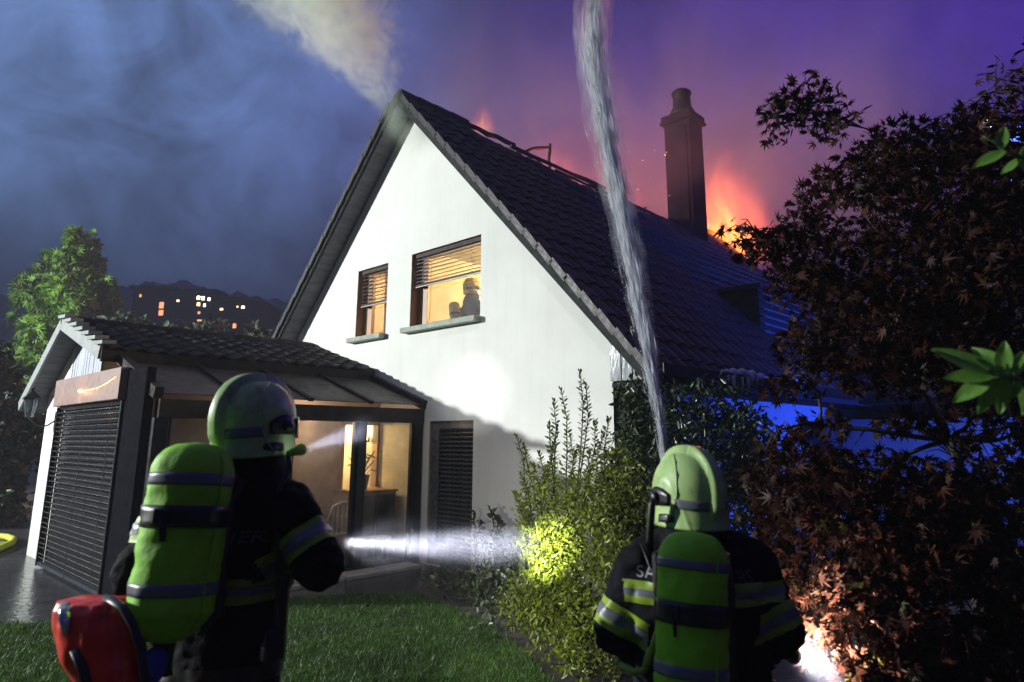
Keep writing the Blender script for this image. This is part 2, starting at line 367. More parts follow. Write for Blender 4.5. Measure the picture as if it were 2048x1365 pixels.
def window(rect, drop, nslat, glass_from):
    u0, u1, z0, z1 = rect; v0 = .15
    f = MB().box((u0, v0, z0), (u0 + .10, v0 + .08, z1)).box((u1 - .07, v0, z0), (u1, v0 + .08, z1)).box((u0 + .10, v0, z1 - .08), (u1 - .07, v0 + .08, z1)).box((u0 + .10, v0, z0), (u1 - .07, v0 + .08, z0 + .05))
    f.box((u0 + .10, v0 + .015, z0 + .05), (u0 + .24, v0 + .085, z1 - .08))
    fr = f.build('window', wood_win, house, bevel=.006)
    MB().box((u0 + .24, v0 + .05, z0 + .05), (u1 - .07, v0 + .056, z1 - .08)).build('pane', pane_m, fr)
    MB().box((u0 - .09, -.13, z0 - .085), (u1 + .012, .10, z0 - .002)).build('sill', sill_m, fr, bevel=.008)
    # venetian blind, drawn part of the way down
    zb = z1 - drop; w = (u1 - u0)
    me = MB().bar((u0 + .07, 0, 0), (u1 - .03, 0, 0), .075, .006).mesh('slat', slat_m)
    for i in range(nslat):
        z = z1 - .075 - (drop - .12) * (i + .4) / nslat
        inst('slat', me, fr, Matrix.Translation((0, .088, z)) @ Matrix.Rotation(R(random.uniform(8, 16)), 4, 'X'))
    MB().box((u0 + .065, .05, zb - .005), (u1 - .025, .12, zb + .035)).build('bottom_rail', M('rail_brown', (.06, .045, .04), .7, spec=.2), fr, bevel=.006)
    MB().box((u0 + .065, .045, zb - .016), (u1 - .025, .06, zb - .006)).build('rail_edge', rail_m, fr)
    MB().box((u0 + .05, .05, z1 - .07), (u1 - .02, .12, z1 - .004)).build('head_box', MATS['rail_brown'], fr)
    for t in (.15, .85):
        MB().tube([(u0 + w * t, .035, z1 - .06), (u0 + w * t, .035, zb)], .003, 4).build('ladder_cord', slat_dk, fr)
    return fr
window(WIN_L, .56, 7, 0); window(WIN_S, .66, 8, 0)
# curtain edge in the small window
mb = MB()
for i in range(10): mb.tube([(-1.62 + .052 * i, .36 + .02 * (i % 2), 3.5), (-1.62 + .052 * i, .36 + .02 * (i % 2), 4.8)], .032, 6)
mb.build('curtain', M('curtain_cloth', (.72, .50, .30), .8, trans=.5), house, smooth=True)

# louvred shutter beside the winter garden
u0, u1, z0, z1 = DOOR
sh = MB().box((u0, .03, z0), (u0 + .19, .075, z1)).box((u1 - .03, .03, z0), (u1, .075, z1)).box((u0 + .19, .03, z1 - .11), (u1 - .03, .075, z1)).box((u0 + .19, .03, z0), (u1 - .03, .075, z0 + .12)).box((u0 + .02, .09, z0), (u1 - .02, .10, z1)).build('shutter', shutter_m, house, bevel=.004)
me = MB().bar((u0 + .195, 0, 0), (u1 - .035, 0, 0), .058, .008).mesh('louvre', shutter_m)
for i in range(29):
    inst('louvre', me, sh, Matrix.Translation((0, .052, z0 + .15 + i * (z1 - z0 - .29) / 28)) @ Matrix.Rotation(R(-48 + random.uniform(-4, 4)), 4, 'X'))

# roof -----------------------------------------------------------------
slope_len = math.hypot(1, SL); tilt = math.atan(SL)
ridge_v = [(-.35, 7.78), (1.0, 7.76), (1.55, 7.56), (2.5, 7.52), (3.1, 7.50), (3.9, 7.30), (4.6, 7.34), (5.4, 7.20), (6.4, 7.22), (7.3, 7.45), (8.0, 7.56), (8.6, 7.78), (VB + .35, 7.78)]
def ridge_at(v): return float(np.interp(v, [p[0] for p in ridge_v], [p[1] for p in ridge_v]))
def zdeck(u): return ZA + .02 - SL * abs(u - UA)
UE = 4.42
def deck(side):
    mb = MB(); vv = np.linspace(-.33, VB + .3, 110); pts = []
    for i, v in enumerate(vv):
        top = ridge_at(v) - .16 + (random.uniform(-.05, .05) if 1.2 < v < 8.4 else 0)
        uu = UA + (ZA + .02 - min(top, ZA + .02)) / SL
        pts.append((uu, v, zdeck(uu)))
    e = UE if side > 0 else 5.45
    vs = []; fs = []
    for (uu, v, z) in pts:
        a = (uu - UA); ue = (UE - UA) if side > 0 else 4.95
        for dz in (0, -.09):
            vs += [(UA + side * a, v, z + dz), (UA + side * ue, v, ZA + .02 - SL * ue + dz)]
    for i in range(len(pts) - 1):
        b = 4 * i; c = b + 4
        fs += [(b, b + 1, c + 1, c), (b + 2, c + 2, c + 3, b + 3), (b, c, c + 2, b + 2), (b + 1, b + 3, c + 3, c + 1)]
    fs += [(0, 2, 3, 1), (4 * len(pts) - 4, 4 * len(pts) - 3, 4 * len(pts) - 1, 4 * len(pts) - 2)]
    return mb.add(vs, fs)
roof = deck(1).build('roof', deck_m, house)
roof_l = deck(-1).build('roof', soffit_m, house)
# barge boards, left one seen from below with its wide soffit
mb = MB(); mb.bar((UA - .02, -.37, ZA + .005), (UA - 4.95, -.37, ZA + .005 - SL * 4.93), .035, .15); mb.build('barge_board', bargem, roof_l)
mb = MB(); mb.bar((UA + .02, -.375, ZA - .01), (UE + .02, -.375, ZA - .01 - SL * (UE - UA)), .04, .20); mb.build('barge_board', bargem, roof)

def tile_mesh(name, w, l, mat, h=.045, seg=7):
    mb = MB(); vs = []; fs = []
    prof = [(t, h * (math.sin(t * 2 * math.pi - .6) * .5 + .5)) for t in np.linspace(0, 1, seg)]
    for y, dz in ((0, .028), (l, 0.0)):
        for t, z in prof: vs.append(((t - .5) * w * 1.08, y, z + dz))
    for t, z in prof: vs.append(((t - .5) * w * 1.08, 0, z + .004))
    n = seg
    for i in range(n - 1):
        fs.append((i, i + 1, n + i + 1, n + i)); fs.append((2 * n + i, 2 * n + i + 1, i + 1, i))
    return mb.add(vs, fs).mesh(name, mat, False)
def tiles(parent, me, p_of, w, l, nu, nv, keep, near_key, limit, mat, name='roof_tile'):
    """lay tiles; p_of(course, column) -> Matrix; nearest ones are parts, the rest one joined part"""
    ms = []
    for c in range(nu):
        for k in range(nv):
            if keep(c, k): ms.append(p_of(c, k))
    ms.sort(key=near_key)
    for m in ms[:limit]: inst(name, me, parent, m)
    rest = ms[limit:]
    if rest:
        vv = np.array([v.co[:] for v in me.vertices]); ff = np.array([p.vertices[:] for p in me.polygons]); V = []; F = []
        for i, m in enumerate(rest):
            A = np.array(m); V.append(vv @ A[:3, :3].T + A[:3, 3]); F.append(ff + i * len(vv))
        o = link(name + 's', np_mesh(name, np.concatenate(V), np.concatenate(F), mat), parent); o['kind'] = 'stuff'
TW, TL = .30, .345
tme = tile_mesh('roof_tile', TW, TL * 1.18, tile_m)
ncol = int((VB + .6) / TW); ncour = int((UE - UA) * slope_len / TL)
camL = Vector(((cam.location - O).dot(Ud), (cam.location - O).dot(Vd), H))
def tp(c, k):
    s = (c + random.uniform(-.05, .05)) * TL; u = UE + .05 - s / slope_len; z = zdeck(u) + .03
    v = -.30 + (k + .5) * TW + random.uniform(-.008, .008)
    # tile local: x across (along v), y up the slope, z normal
    X = Vector((0, 1, 0)); Y = Vector((-1, 0, SL)).normalized(); Z = X.cross(Y)
    if Z.z < 0: Z = -Z; X = -X
    m = Matrix((X, Y, Z)).transposed().to_4x4(); m = Matrix.Translation((u, v, z + random.uniform(-.004, .012))) @ m @ Matrix.Rotation(random.uniform(-.03, .03), 4, 'Z'); return m
def tkeep(c, k):
    v = -.30 + (k + .5) * TW; u = UE + .05 - (c + 1) * TL / slope_len; z = zdeck(u)
    if u < UA - .02: return False
    lim = ridge_at(v) - .12
    if 1.3 < v < 8.4:
        lim -= .22 + .30 * mnoise.noise(Vector((v * 1.3, c * .4, 3)))
        if z > 6.2 and mnoise.noise(Vector((v * .9, c * .6, 9))) > .28: return False
    return z < lim
tiles(roof, tme, tp, TW, TL, ncour, ncol, tkeep, lambda m: (m.translation - camL).length, 300, tile_m)
# verge tiles along the gable edge, seen as a stepped dark band
vt = MB().box((-.05, 0, 0), (.03, TL * 1.1, .035)).box((-.05, 0, -.05), (-.03, TL * 1.1, 0)).mesh('verge_tile', tile_m)
for c in range(ncour):
    u = UE + .05 - c * TL / slope_len; Y = Vector((-1, 0, SL)).normalized(); Zn = Vector((SL, 0, 1)).normalized(); X = Y.cross(Zn)
    m = Matrix.Translation((u, -.385, zdeck(u) + .055)) @ Matrix((-X if X.y < 0 else X, Y, Zn)).transposed().to_4x4() @ Matrix.Rotation(.07, 4, 'X')
    inst('verge_tile', vt, roof, m)
for c in range(ncour):
    u = UA - 4.95 + c * TL / slope_len; Y = Vector((1, 0, SL)).normalized(); Zn = Vector((-SL, 0, 1)).normalized(); X = Vector((0, 1, 0))
    if u > UA - .1: break
    m = Matrix.Translation((u, -.385, zdeck(u) + .05)) @ Matrix((X, Y, Zn)).transposed().to_4x4() @ Matrix.Rotation(.07, 4, 'X')
    inst('verge_tile', vt, roof_l, m)
# ridge tiles where the ridge still stands
rt = MB().tube([(0, 0, 0), (0, .42, 0)], [.13, .115], 10, True, 0, .8).mesh('ridge_tile', tile_m)
for v in [-.36, .02, .40, .78] + [8.75 + .38 * i for i in range(7)]:
    inst('ridge_tile', rt, roof, Matrix.Translation((UA, v, ZA + .01)))
# burnt battens and rafters standing out of the hole
for (a, b, w) in (((-.5, 2.30, 7.40), (-.45, 3.55, 7.95), .07), ((-.45, 3.56, 8.02), (-.35, 3.42, 7.28), .07), ((-.3, 2.2, 7.46), (0.0, 4.9, 7.25), .09), ((.0, 3.2, 7.18), (.15, 4.6, 7.05), .06),
                  ((-.45, 1.2, 7.62), (-.38, 2.4, 7.56), .10), ((-.2, 4.6, 7.33), (.2, 6.9, 7.02), .09), ((-.9, 4.9, 6.6), (-.3, 5.05, 7.42), .07), ((-.9, 5.6, 6.5), (-.35, 5.6, 7.40), .06), ((-.9, 6.4, 6.5), (-.4, 6.5, 7.36), .08), ((-.9, 7.1, 6.6), (-.42, 7.15, 7.5), .07)):
    pts = [Vector(a).lerp(Vector(b), t) + Vector((random.uniform(-.02, .02), 0, random.uniform(-.025, .025))) for t in np.linspace(0, 1, 6)]
    MB().tube(pts, [w * random.uniform(.38, .6) for _ in pts], 5).build('burnt_rafter', char_m, roof)
MB().bar((2.1, 6.6, zdeck(2.1) + .12), (3.35, 7.3, zdeck(3.35) + .14), .09, .07).build('loose_batten', M('bare_wood', (.16, .12, .10), .7), roof)
# eave box with shiny upright planks, gutter with foam
za = lambda u: ZA - .09 - SL * (u - UA)
cuts = [3.635, 3.80, 3.96, 4.11, 4.26, 4.39]
for a, b in zip(cuts[:-1], cuts[1:]):
    MB().prism([(a + .006, 2.47), (b - .006, 2.47), (b - .006, za(b)), (a + .006, za(a))], 'y', -.06 + random.uniform(-.006, .006), -.02).build('cladding_plank', plank_m, house, bevel=.004)
MB().box((UR + .002, -.02, 2.40), (4.40, VB, 2.455)).build('eave_soffit', bargem, house)
mb = MB().bar((4.50, -.36, 2.50), (4.50, VB + .2, 2.50), .13, .02).bar((4.56, -.36, 2.545), (4.56, VB + .2, 2.545), .012, .11).bar((4.435, -.36, 2.545), (4.435, VB + .2, 2.545), .012, .11)
mb.build('gutter', metal_dk, house)
fm = MB()
for (va, vb_) in ((1.05, 2.35), (2.75, 3.6)):
    pts = []; rr = []
    for t in np.linspace(0, 1, 26):
        pts.append((4.52 + random.uniform(-.02, .02), va + (vb_ - va) * t, 2.60 + random.uniform(-.015, .03))); rr.append((.045 + .05 * random.random()) * (.35 + .65 * math.sin(math.pi * min(max(t, .06), .94))))
    fm.tube(pts, rr, 9)
    for i in range(9):
        v = va + (vb_ - va) * random.random(); l = random.uniform(.05, .2)
        fm.tube([(4.57, v, 2.57), (4.575, v + .01, 2.57 - l * .6), (4.57, v + .012, 2.57 - l)], [.022, .014, .005], 6)
tag(fm.build('foam', foam_m, None, smooth=True), 'white extinguishing foam lying along the right gutter, lit blue', 'foam', kind=None).matrix_world = house.matrix_basis
# down pipe and side windows under the eave
MB().tube([(3.72, .5, 2.42), (3.70, .5, 2.1), (3.70, .5, 0)], .045, 8).build('down_pipe', metal_dk, house, smooth=True)
for v in (2.6, 5.6):
    w = MB().box((UR + .002, v, .9), (UR + .05, v + 1.1, .98)).box((UR + .002, v, 2.0), (UR + .05, v + 1.1, 2.08)).box((UR + .002, v, .98), (UR + .05, v + .08, 2.0)).box((UR + .002, v + 1.02, .98), (UR + .05, v + 1.1, 2.0)).build('side_window', wood_dk, house)
    MB().box((UR + .003, v + .08, .98), (UR + .02, v + 1.02, 2.0)).build('pane', metal_dk, w)
# dormer with louvred cladding
dm = MB().box((1.9, 5.0, 2.9), (3.30, 7.7, 4.50)).build('dormer', deck_m, house)
MB().box((1.9, 4.9, 4.503), (3.40, 7.8, 4.58)).build('dormer_roof', deck_m, dm)
me = MB().bar((0, 5.03, 0), (0, 7.67, 0), .12, .018).mesh('louvre', M('louvre_grey', (.32, .32, .36), .35))
for i in range(9): inst('louvre', me, dm, Matrix.Translation((3.34, 0, 3.30 + i * .14)) @ Matrix.Rotation(R(35), 4, 'Y'))
# chimney
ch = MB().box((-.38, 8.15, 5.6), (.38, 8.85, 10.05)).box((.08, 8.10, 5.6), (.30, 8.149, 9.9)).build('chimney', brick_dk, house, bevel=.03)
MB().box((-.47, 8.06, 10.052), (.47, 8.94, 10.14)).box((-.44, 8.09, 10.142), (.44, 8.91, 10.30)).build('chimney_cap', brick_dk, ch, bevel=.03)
MB().lathe([(.34, 10.302), (.33, 10.45), (.25, 10.58), (.23, 10.95), (.27, 10.97), (.27, 11.02), (.20, 11.08), (.05, 11.10)], 20, (0, 8.5, 0)).build('flue_pot', copper, ch, smooth=True)

# ------------------------------------------------------------------ annex with its winter garden
annex = empty('garden_annex', O, ROT, 'low annex with tiled roof, glazed winter garden and brown blind, left of the gable house', 'annex')
RU, RZ, SLR, SLL = -3.5, 3.56, .29, .58; AE, AL = -1.40, -5.55
VF, VW = -4.10, -3.80
MB().box((-5.1, VW, 0), (-3.92, VW + .25, 2.35)).prism([(-5.1, 2.35), (-3.92, 2.35), (-3.92, RZ - .05 - SLL * .42), (-5.1, RZ - .05 - SLL * 1.6)], 'y', VW, VW + .25).build('front_wall', plaster, annex)
for i in range(12):
    a = -3.915 + i * .12; b = a + .112
    MB().prism([(a, 2.25), (b, 2.25), (b, RZ - .1 - (SLR * (b - RU) if b > RU else SLL * (RU - b))), (a, RZ - .1 - (SLR * (a - RU) if a > RU else SLL * (RU - a)))], 'y', VW + .01 + random.uniform(-.004, .004), VW + .05).build('gable_plank', plank_g, annex)
MB().box((-5.1, VW + .251, 0), (-4.9, -.02, 2.35)).build('side_wall', plaster, annex)
def slab(ua, za_, ub, zb_, va, vb_, th): 
    return MB().add([(ua, va, za_), (ub, va, zb_), (ub, vb_, zb_), (ua, vb_, za_), (ua, va, za_ - th), (ub, va, zb_ - th), (ub, vb_, zb_ - th), (ua, vb_, za_ - th)], [(0, 1, 2, 3), (7, 6, 5, 4), (0, 4, 5, 1), (1, 5, 6, 2), (2, 6, 7, 3), (3, 7, 4, 0)])
ar = slab(RU, RZ - .05, AE, RZ - .05 - SLR * (AE - RU), VF + .02, -.02, .07).build('roof', soffit_m, annex)
al = slab(RU - .004, RZ - .05, AL, RZ - .05 - SLL * (RU - AL), VF + .02, -.02, .07).build('roof', soffit_m, annex)
bm_ = M('barge_grey', (.20, .22, .22), .55, var=.2)
MB().bar((RU - .03, VF, RZ - .06), (AL, VF, RZ - .06 - SLL * (RU - .03 - AL)), .03, .17).build('barge_board', bm_, al)
MB().bar((RU, VF, RZ - .06), (AE, VF, RZ - .06 - SLR * (AE - RU)), .03, .19).build('barge_board', bm_, ar)
ate = tile_mesh('roof_tile', .27, .40, tile_a, .05)
nc = int((AE - RU) * math.hypot(1, SLR) / .33); nk = int((-.02 - VF) / .27)
def atp(c, k):
    s = c * .33; u = AE + .06 - s / math.hypot(1, SLR); X = Vector((0, -1, 0)); Y = Vector((-1, 0, SLR)).normalized(); Z = X.cross(Y)
    if Z.z < 0: Z = -Z; X = -X
    return Matrix.Translation((u, VF + .1 + (k + .5) * .27, RZ - .05 - SLR * (u - RU) + .02 + random.uniform(0, .012))) @ Matrix((X, Y, Z)).transposed().to_4x4() @ Matrix.Rotation(random.uniform(-.04, .04), 4, 'Z')
tiles(ar, ate, atp, .27, .33, nc, nk, lambda c, k: True, lambda m: (m.translation - camL).length, 300, tile_a)
# rough stepped verge tiles on the front gable
bt = MB().box((-.06, 0, -.02), (.10, .40, .025)).mesh('verge_tile', bm_)
for c in range(7):
    u = RU + .02 + c * .33; z = RZ - .05 - SLR * (u - RU) + .08
    inst('verge_tile', bt, ar, Matrix.Translation((u, VF - .01, z)) @ Matrix((Vector((0, 1, 0)), Vector((1, 0, -SLR + .16)).normalized(), Vector((0, 0, 1)))).transposed().to_4x4())
arid = MB().tube([(0, 0, 0), (0, .40, 0)], [.11, .095], 9).mesh('ridge_tile', tile_a)
for i in range(11): inst('ridge_tile', arid, ar, Matrix.Translation((RU, VF + .02 + i * .37, RZ - .03)))
MB().bar((AE + .05, VF, 2.84), (AE + .05, -.03, 2.84), .03, .15).build('fascia_board', wood_dk, annex)
# inner wall between annex and winter garden, with a lit doorway
DV0, DV1 = -.66, -.05
IU = -1.13
iw = MB().box((IU - .12, VW + .3, 0), (IU, DV0, 2.60)).box((IU - .12, DV1, 0), (IU, -.022, 2.60)).box((IU - .12, DV0, 2.02), (IU, DV1, 2.60))
iw.build('inner_wall', brown_wall, annex)
MB().box((IU + .002, DV0 - .07, .01), (IU + .03, DV0, 2.09)).box((IU + .002, DV1 - .002, .01), (IU + .03, DV1 + .028, 2.09)).box((IU + .002, DV0, 2.02), (IU + .03, DV1, 2.09)).build('door_frame', wood_hon, annex)
MB().box((-4.6, -2.6, 0), (-4.5, -.02, 2.6)).box((-4.5, -2.7, 0), (AE - .13, -2.6, 2.6)).build('back_room_wall', plaster_in, annex)
MB().box((-4.8, VW + .3, .005), (-.06, -.02, .03)).build('floor', M('floor_tile', (.20, .15, .12), .35, var=.2, vs=4), annex)
# lean-to glass roof
LZ0, LZ1 = 2.74, 2.26
def lz(u): return LZ0 + (LZ1 - LZ0) * (u - AE) / (.06 - AE)
slab(AE + .02, LZ0 + .05, .05, LZ1 + .06, VW + .02, -.03, .012).build('roof_pane', roof_glass, annex)
for v in (-3.85, -2.90, -1.95, -1.00, -.045):
    MB().bar((AE + .01, v, LZ0 + .075), (.09, v, LZ1 + .055), .07 if v > -3.8 and v < -.1 else .10, .045 if -3.8 < v < -.1 else .13).build('glazing_bar', wood_dk, annex)
# side glazing: beam, sill, posts, panes
MB().box((-.08, VW - .02, 2.04), (.07, -.03, 2.25)).build('eave_beam', wood_dk, annex)
MB().box((-.07, VW - .02, .03), (.06, -.03, .09)).build('threshold', metal_dk, annex)
posts = [(-3.86, -3.70), (-2.28, -2.16), (-1.17, -1.05), (-.17, -.03)]
for a, b in posts: MB().box((-.075, a, .091), (.065, b, 2.038)).build('post', metal_dk, annex, bevel=.006)
for (a, b), (c, d) in zip(posts[:-1], posts[1:]):
    MB().box((-.02, b, .091), (-.012, c, 2.038)).build('pane', pane_dirty, annex)
    for q0, q1 in ((b + .001, b + .045), (c - .045, c - .001)): MB().box((-.04, q0, .092), (.02, q1, 2.037)).build('sash', metal_dk, annex)
# front: corner post, brown box, blind
MB().box((-.75, -3.94, .03), (-.09, -3.84, 2.62)).build('corner_panel', M('corner_panel_dark', (.006, .006, .009), .95, spec=.02), annex)
MB().box((-3.75, -4.02, 2.27), (-.77, -3.82, 2.66)).build('blind_box', box_m, annex, bevel=.01)
MB().box((-3.75, -3.86, .02), (-.77, -3.84, 2.26)).build('dark_pane', metal_dk, annex)
bl = MB().box((-3.66, -3.96, .04), (-.80, -3.90, .085)).build('blind', slat_dk, annex)
me = MB().bar((-3.66, 0, 0), (-.80, 0, 0), .075, .005).mesh('slat', M('slat_brown_grey', (.15, .14, .15), .28, metal=.2))
for i in range(31): inst('slat', me, bl, Matrix.Translation((random.uniform(-.01, .01), -3.93, .125 + i * .0705)) @ Matrix.Rotation(R(-28 + random.uniform(-7, 7)), 4, 'X') @ Matrix.Rotation(random.uniform(-.003, .003), 4, 'Y'))
for u in (-3.35, -2.2, -1.1): MB().tube([(u, -3.975, .06), (u, -3.975, 2.26)], .004, 4).build('ladder_cord', slat_m, bl)
for u in (-3.70, -.785): MB().box((u - .02, -3.97, .03), (u + .02, -3.88, 2.265)).build('guide_rail', metal_dk, bl)

# string of fairy lights along the brown box
fl = empty('fairy_lights', O, ROT, 'small glowing string of warm fairy lights across the brown blind box', 'string lights')
pts = []
for t in np.linspace(0, 1, 40): pts.append((-2.35 + 1.5 * t, -4.035, 2.44 + .10 * t - .05 * math.sin(math.pi * t) + random.uniform(-.005, .005)))
MB().tube(pts, .0035, 4).build('wire', M('amber_wire', (.9, .42, .12), emit=1.6), fl)
bs = MB().lathe([(.002, -.012), (.011, -.005), (.011, .005), (.002, .012)], 6).mesh('bulb', bulb_m)
for i, p in enumerate(pts[::2]): inst('bulb', bs, fl, Matrix.Translation(p) @ Matrix.Scale(1.9 if i == 0 else random.uniform(.35, .7), 4))
lamp('fairy_glow', 'POINT', W(-2.35, -4.12, 2.42), 1.2, (1, .45, .15), .02)

# wall lantern
lt = empty('wall_lantern', W(-4.42, VW, 2.10), ROT, 'old iron lantern on a curled bracket at the white annex wall', 'lantern')
MB().prism([(-.05, -.14), (.05, -.14), (.0, -.2)], 'y', -.02, 0).box((-.05, -.02, -.14), (.05, -.001, .12)).build('wall_plate', metal_dk, lt)
MB().tube([(0, -.02, -.02), (0, -.12, -.10), (0, -.24, -.11), (0, -.34, -.03), (0, -.36, .03)], .012, 6).build('bracket', metal_dk, lt, smooth=True)
MB().lathe([(.05, .03), (.06, .05), (.10, .30), (.105, .30)], 6, (0, -.36, 0)).build('pane', glass('lantern_glass', (.8, .85, .9), .2, .1, .3, (.5, .55, .6)), lt)
f = MB()
for k in range(6):
    a = k * math.pi / 3; f.tube([(.06 * math.cos(a), -.36 + .06 * math.sin(a), .05), (.105 * math.cos(a), -.36 + .105 * math.sin(a), .30)], .006, 4)
f.build('cage', metal_dk, lt); MB().lathe([(.13, .30), (.13, .315), (.05, .40), (.02, .43), (.03, .46), (.005, .49)], 6, (0, -.36, 0)).build('cap', metal_dk, lt)

# things in the winter garden
def chair(loc, rz, label):
    c = empty('plastic_chair', loc, rz, label, 'chair', 'white chairs in the winter garden')
    MB().box((-.22, -.22, .42), (.22, .22, .445)).build('seat', white_pl, c, bevel=.01)
    fr = MB().tube([(-.22, .21, .44), (-.21, .24, .7), (-.17, .26, .84), (0, .27, .88), (.17, .26, .84), (.21, .24, .7), (.22, .21, .44)], .022, 6)
    fr.build('back_frame', white_pl, c, smooth=True)
    for x in (-.12, -.04, .04, .12): MB().box((x - .022, .225, .47), (x + .022, .245, .86)).build('back_slat', white_pl, c)
    for sx in (-1, 1):
        MB().tube([(sx * .22, -.2, .64), (sx * .24, .0, .66), (sx * .22, .22, .66)], .02, 6).build('armrest', white_pl, c)
        for y in (-.2, .2): MB().tube([(sx * .2, y, .42), (sx * .23, y * 1.15, .03)], .02, 6).build('leg', white_pl, c)
chair(W(-.62, -1.12, .03), ROT - R(84), 'white plastic garden chair behind the glass, right one of two')
chair(W(-.66, -1.64, .03), ROT - R(97), 'white plastic garden chair half hidden by the firefighter, left one of two')
sb = empty('sideboard', W(-.78, -.45, .03), ROT, 'dark low cupboard under the potted plant behind the glass', 'cupboard')
MB().box((-.33, -.36, 0), (.30, .36, .98)).build('body', brown_wall, sb, bevel=.008); MB().box((-.335, -.38, .981), (.32, .38, 1.01)).build('top', wood_hon, sb)
MB().box((.302, -.33, .05), (.315, -.01, .94)).build('door', wood_dk, sb); MB().box((.302, .01, .05), (.315, .33, .94)).build('door', wood_dk, sb)
leaf_dk = M('house_plant_leaf', (.02, .045, .015), .5)
pp = empty('potted_plant', W(-.76, -.55, 1.042), ROT, 'bushy plant in a dark pot on the cupboard behind the glass', 'potted plant')
MB().lathe([(.09, 0), (.13, .22), (.14, .22)], 14).build('pot', metal_dk, pp, smooth=True)
st = MB(); lf = MB()
for i in range(26):
    a = random.random() * 6.28; r = random.uniform(.05, .24); z = random.uniform(.3, .58); tip = Vector((r * math.cos(a), r * math.sin(a), z))
    st.tube([(0, 0, .2), (tip.x * .5, tip.y * .5, z * .75), tip], .005, 4); d = Vector((math.cos(a), math.sin(a), -.3)); s = Vector((-math.sin(a), math.cos(a), 0))
    lf.add([tip, tip + d * .06 + s * .035, tip + d * .13, tip + d * .06 - s * .035], [(0, 1, 2, 3)])
st.build('stem', leaf_dk, pp); lf.build('foliage', leaf_dk, pp)
gt = empty('garden_stool', W(-.24, -.55, .03), ROT, 'small pale stool with splayed legs in front of the dark cupboard', 'stool'); gt.scale = (.6, .6, .75)
MB().lathe([(.30, .46), (.31, .48), (.30, .49)], 18).build('seat', white_pl, gt)
for k in range(4):
    a = k * math.pi / 2 + .5; MB().tube([(.18 * math.cos(a), .18 * math.sin(a), .46), (.27 * math.cos(a), .27 * math.sin(a), 0)], .018, 6).build('leg', white_pl, gt)
hl = empty('hall_lamp', W(-1.38, -.14, 1.78), ROT, 'tall narrow glowing lamp shining through the doorway of the annex', 'lamp')
MB().box((-.05, -.06, 0), (.05, .06, .30)).build('lamp_shade', lamp_white, hl, bevel=.01); MB().box((-.02, .061, -.03), (.02, .11, .06)).build('bracket', metal_dk, hl)
# ------------------------------------------------------------------ distance: hill and lit flats
hillm = M('hill_dark', (.035, .040, .060), .95, var=.4, vs=.05)
vs = []; fs = []; nx = 420
for i in range(nx):
    t = i / (nx - 1); x = -190 + 380 * t; h = 39 + 4 * math.sin(t * 9) + 3 * mnoise.noise(Vector((t * 14, 0, 0))) + 2.6 * mnoise.noise(Vector((t * 90, 3, 0))) + 1.6 * mnoise.noise(Vector((t * 230, 7, 0))) - 30 * max(0, t - .42)
    for j, (yy, hh) in enumerate(((118, 0), (150, h * .55), (185, h), (240, h * .9), (300, 0))): vs.append((x, yy + 6 * math.sin(t * 12 + j), hh - .05))
for i in range(nx - 1):
    for j in range(4): b = i * 5 + j; fs.append((b, b + 5, b + 6, b + 1))
tag(MB().add(vs, fs).build('hill', hillm, smooth=True), 'dark hillside behind the house', kind='structure')
flat_m = M('flat_wall', (.022, .022, .028), .9, var=.2)
warm_w = [M('lit_window_warm', (1, .62, .26), emit=4.5), M('lit_window_pale', (1, .85, .55), emit=6.5), M('lit_window_red', (1, .36, .16), emit=1.6)]
def flats(x0, x1, ytop, wins, label, D=92):
    a = P(x0, ytop, D); b = P(x1, ytop, D); o = empty('apartment_block', ((a.x + b.x) / 2, D + 5, 0), 0, label, 'apartment block', 'lit flats far behind the annex')
    w = abs(b.x - a.x) / 2
    MB().box((-w, -5, 0), (w, 5, a.z)).build('wall', flat_m, o); MB().box((-w - .3, -5.3, a.z + .003), (w + .3, 5.3, a.z + .35)).build('roof', flat_m, o)
    for k in range(int(a.z / 2.8)):
        MB().box((-w + .5, -5.6, 1.2 + k * 2.8), (w - .5, -5.02, 1.35 + k * 2.8)).build('balcony', flat_m, o)
    for (x, y, ww, hh, mi) in wins:
        c = P(x, y, D - .02) - o.location; s = D / FPX
        MB().box((c.x - ww * s / 2, -5.06, c.z - hh * s / 2), (c.x + ww * s / 2, -5.02, c.z + hh * s / 2)).build('window', warm_w[mi], o)
flats(268, 345, 578, [(281, 592, 4, 6, 2), (323, 611, 9, 13, 2), (322, 626, 9, 11, 2)], 'dark far block of flats with a tall reddish lit window, nearest the green tree')
flats(348, 428, 584, [(356, 602, 5, 4, 0), (397, 596, 6, 7, 1), (406, 597, 6, 7, 1), (418, 599, 5, 6, 1), (397, 609, 6, 7, 0), (409, 611, 4, 6, 1), (398, 626, 5, 5, 2), (399, 640, 9, 6, 2)], 'dark far block of flats with the cluster of bright lit windows')
flats(432, 510, 600, [(443, 619, 6, 4, 0), (475, 614, 3, 3, 0), (486, 615, 6, 5, 1), (469, 652, 7, 10, 2)], 'dark far block of flats with few lit windows, nearest the gable house')

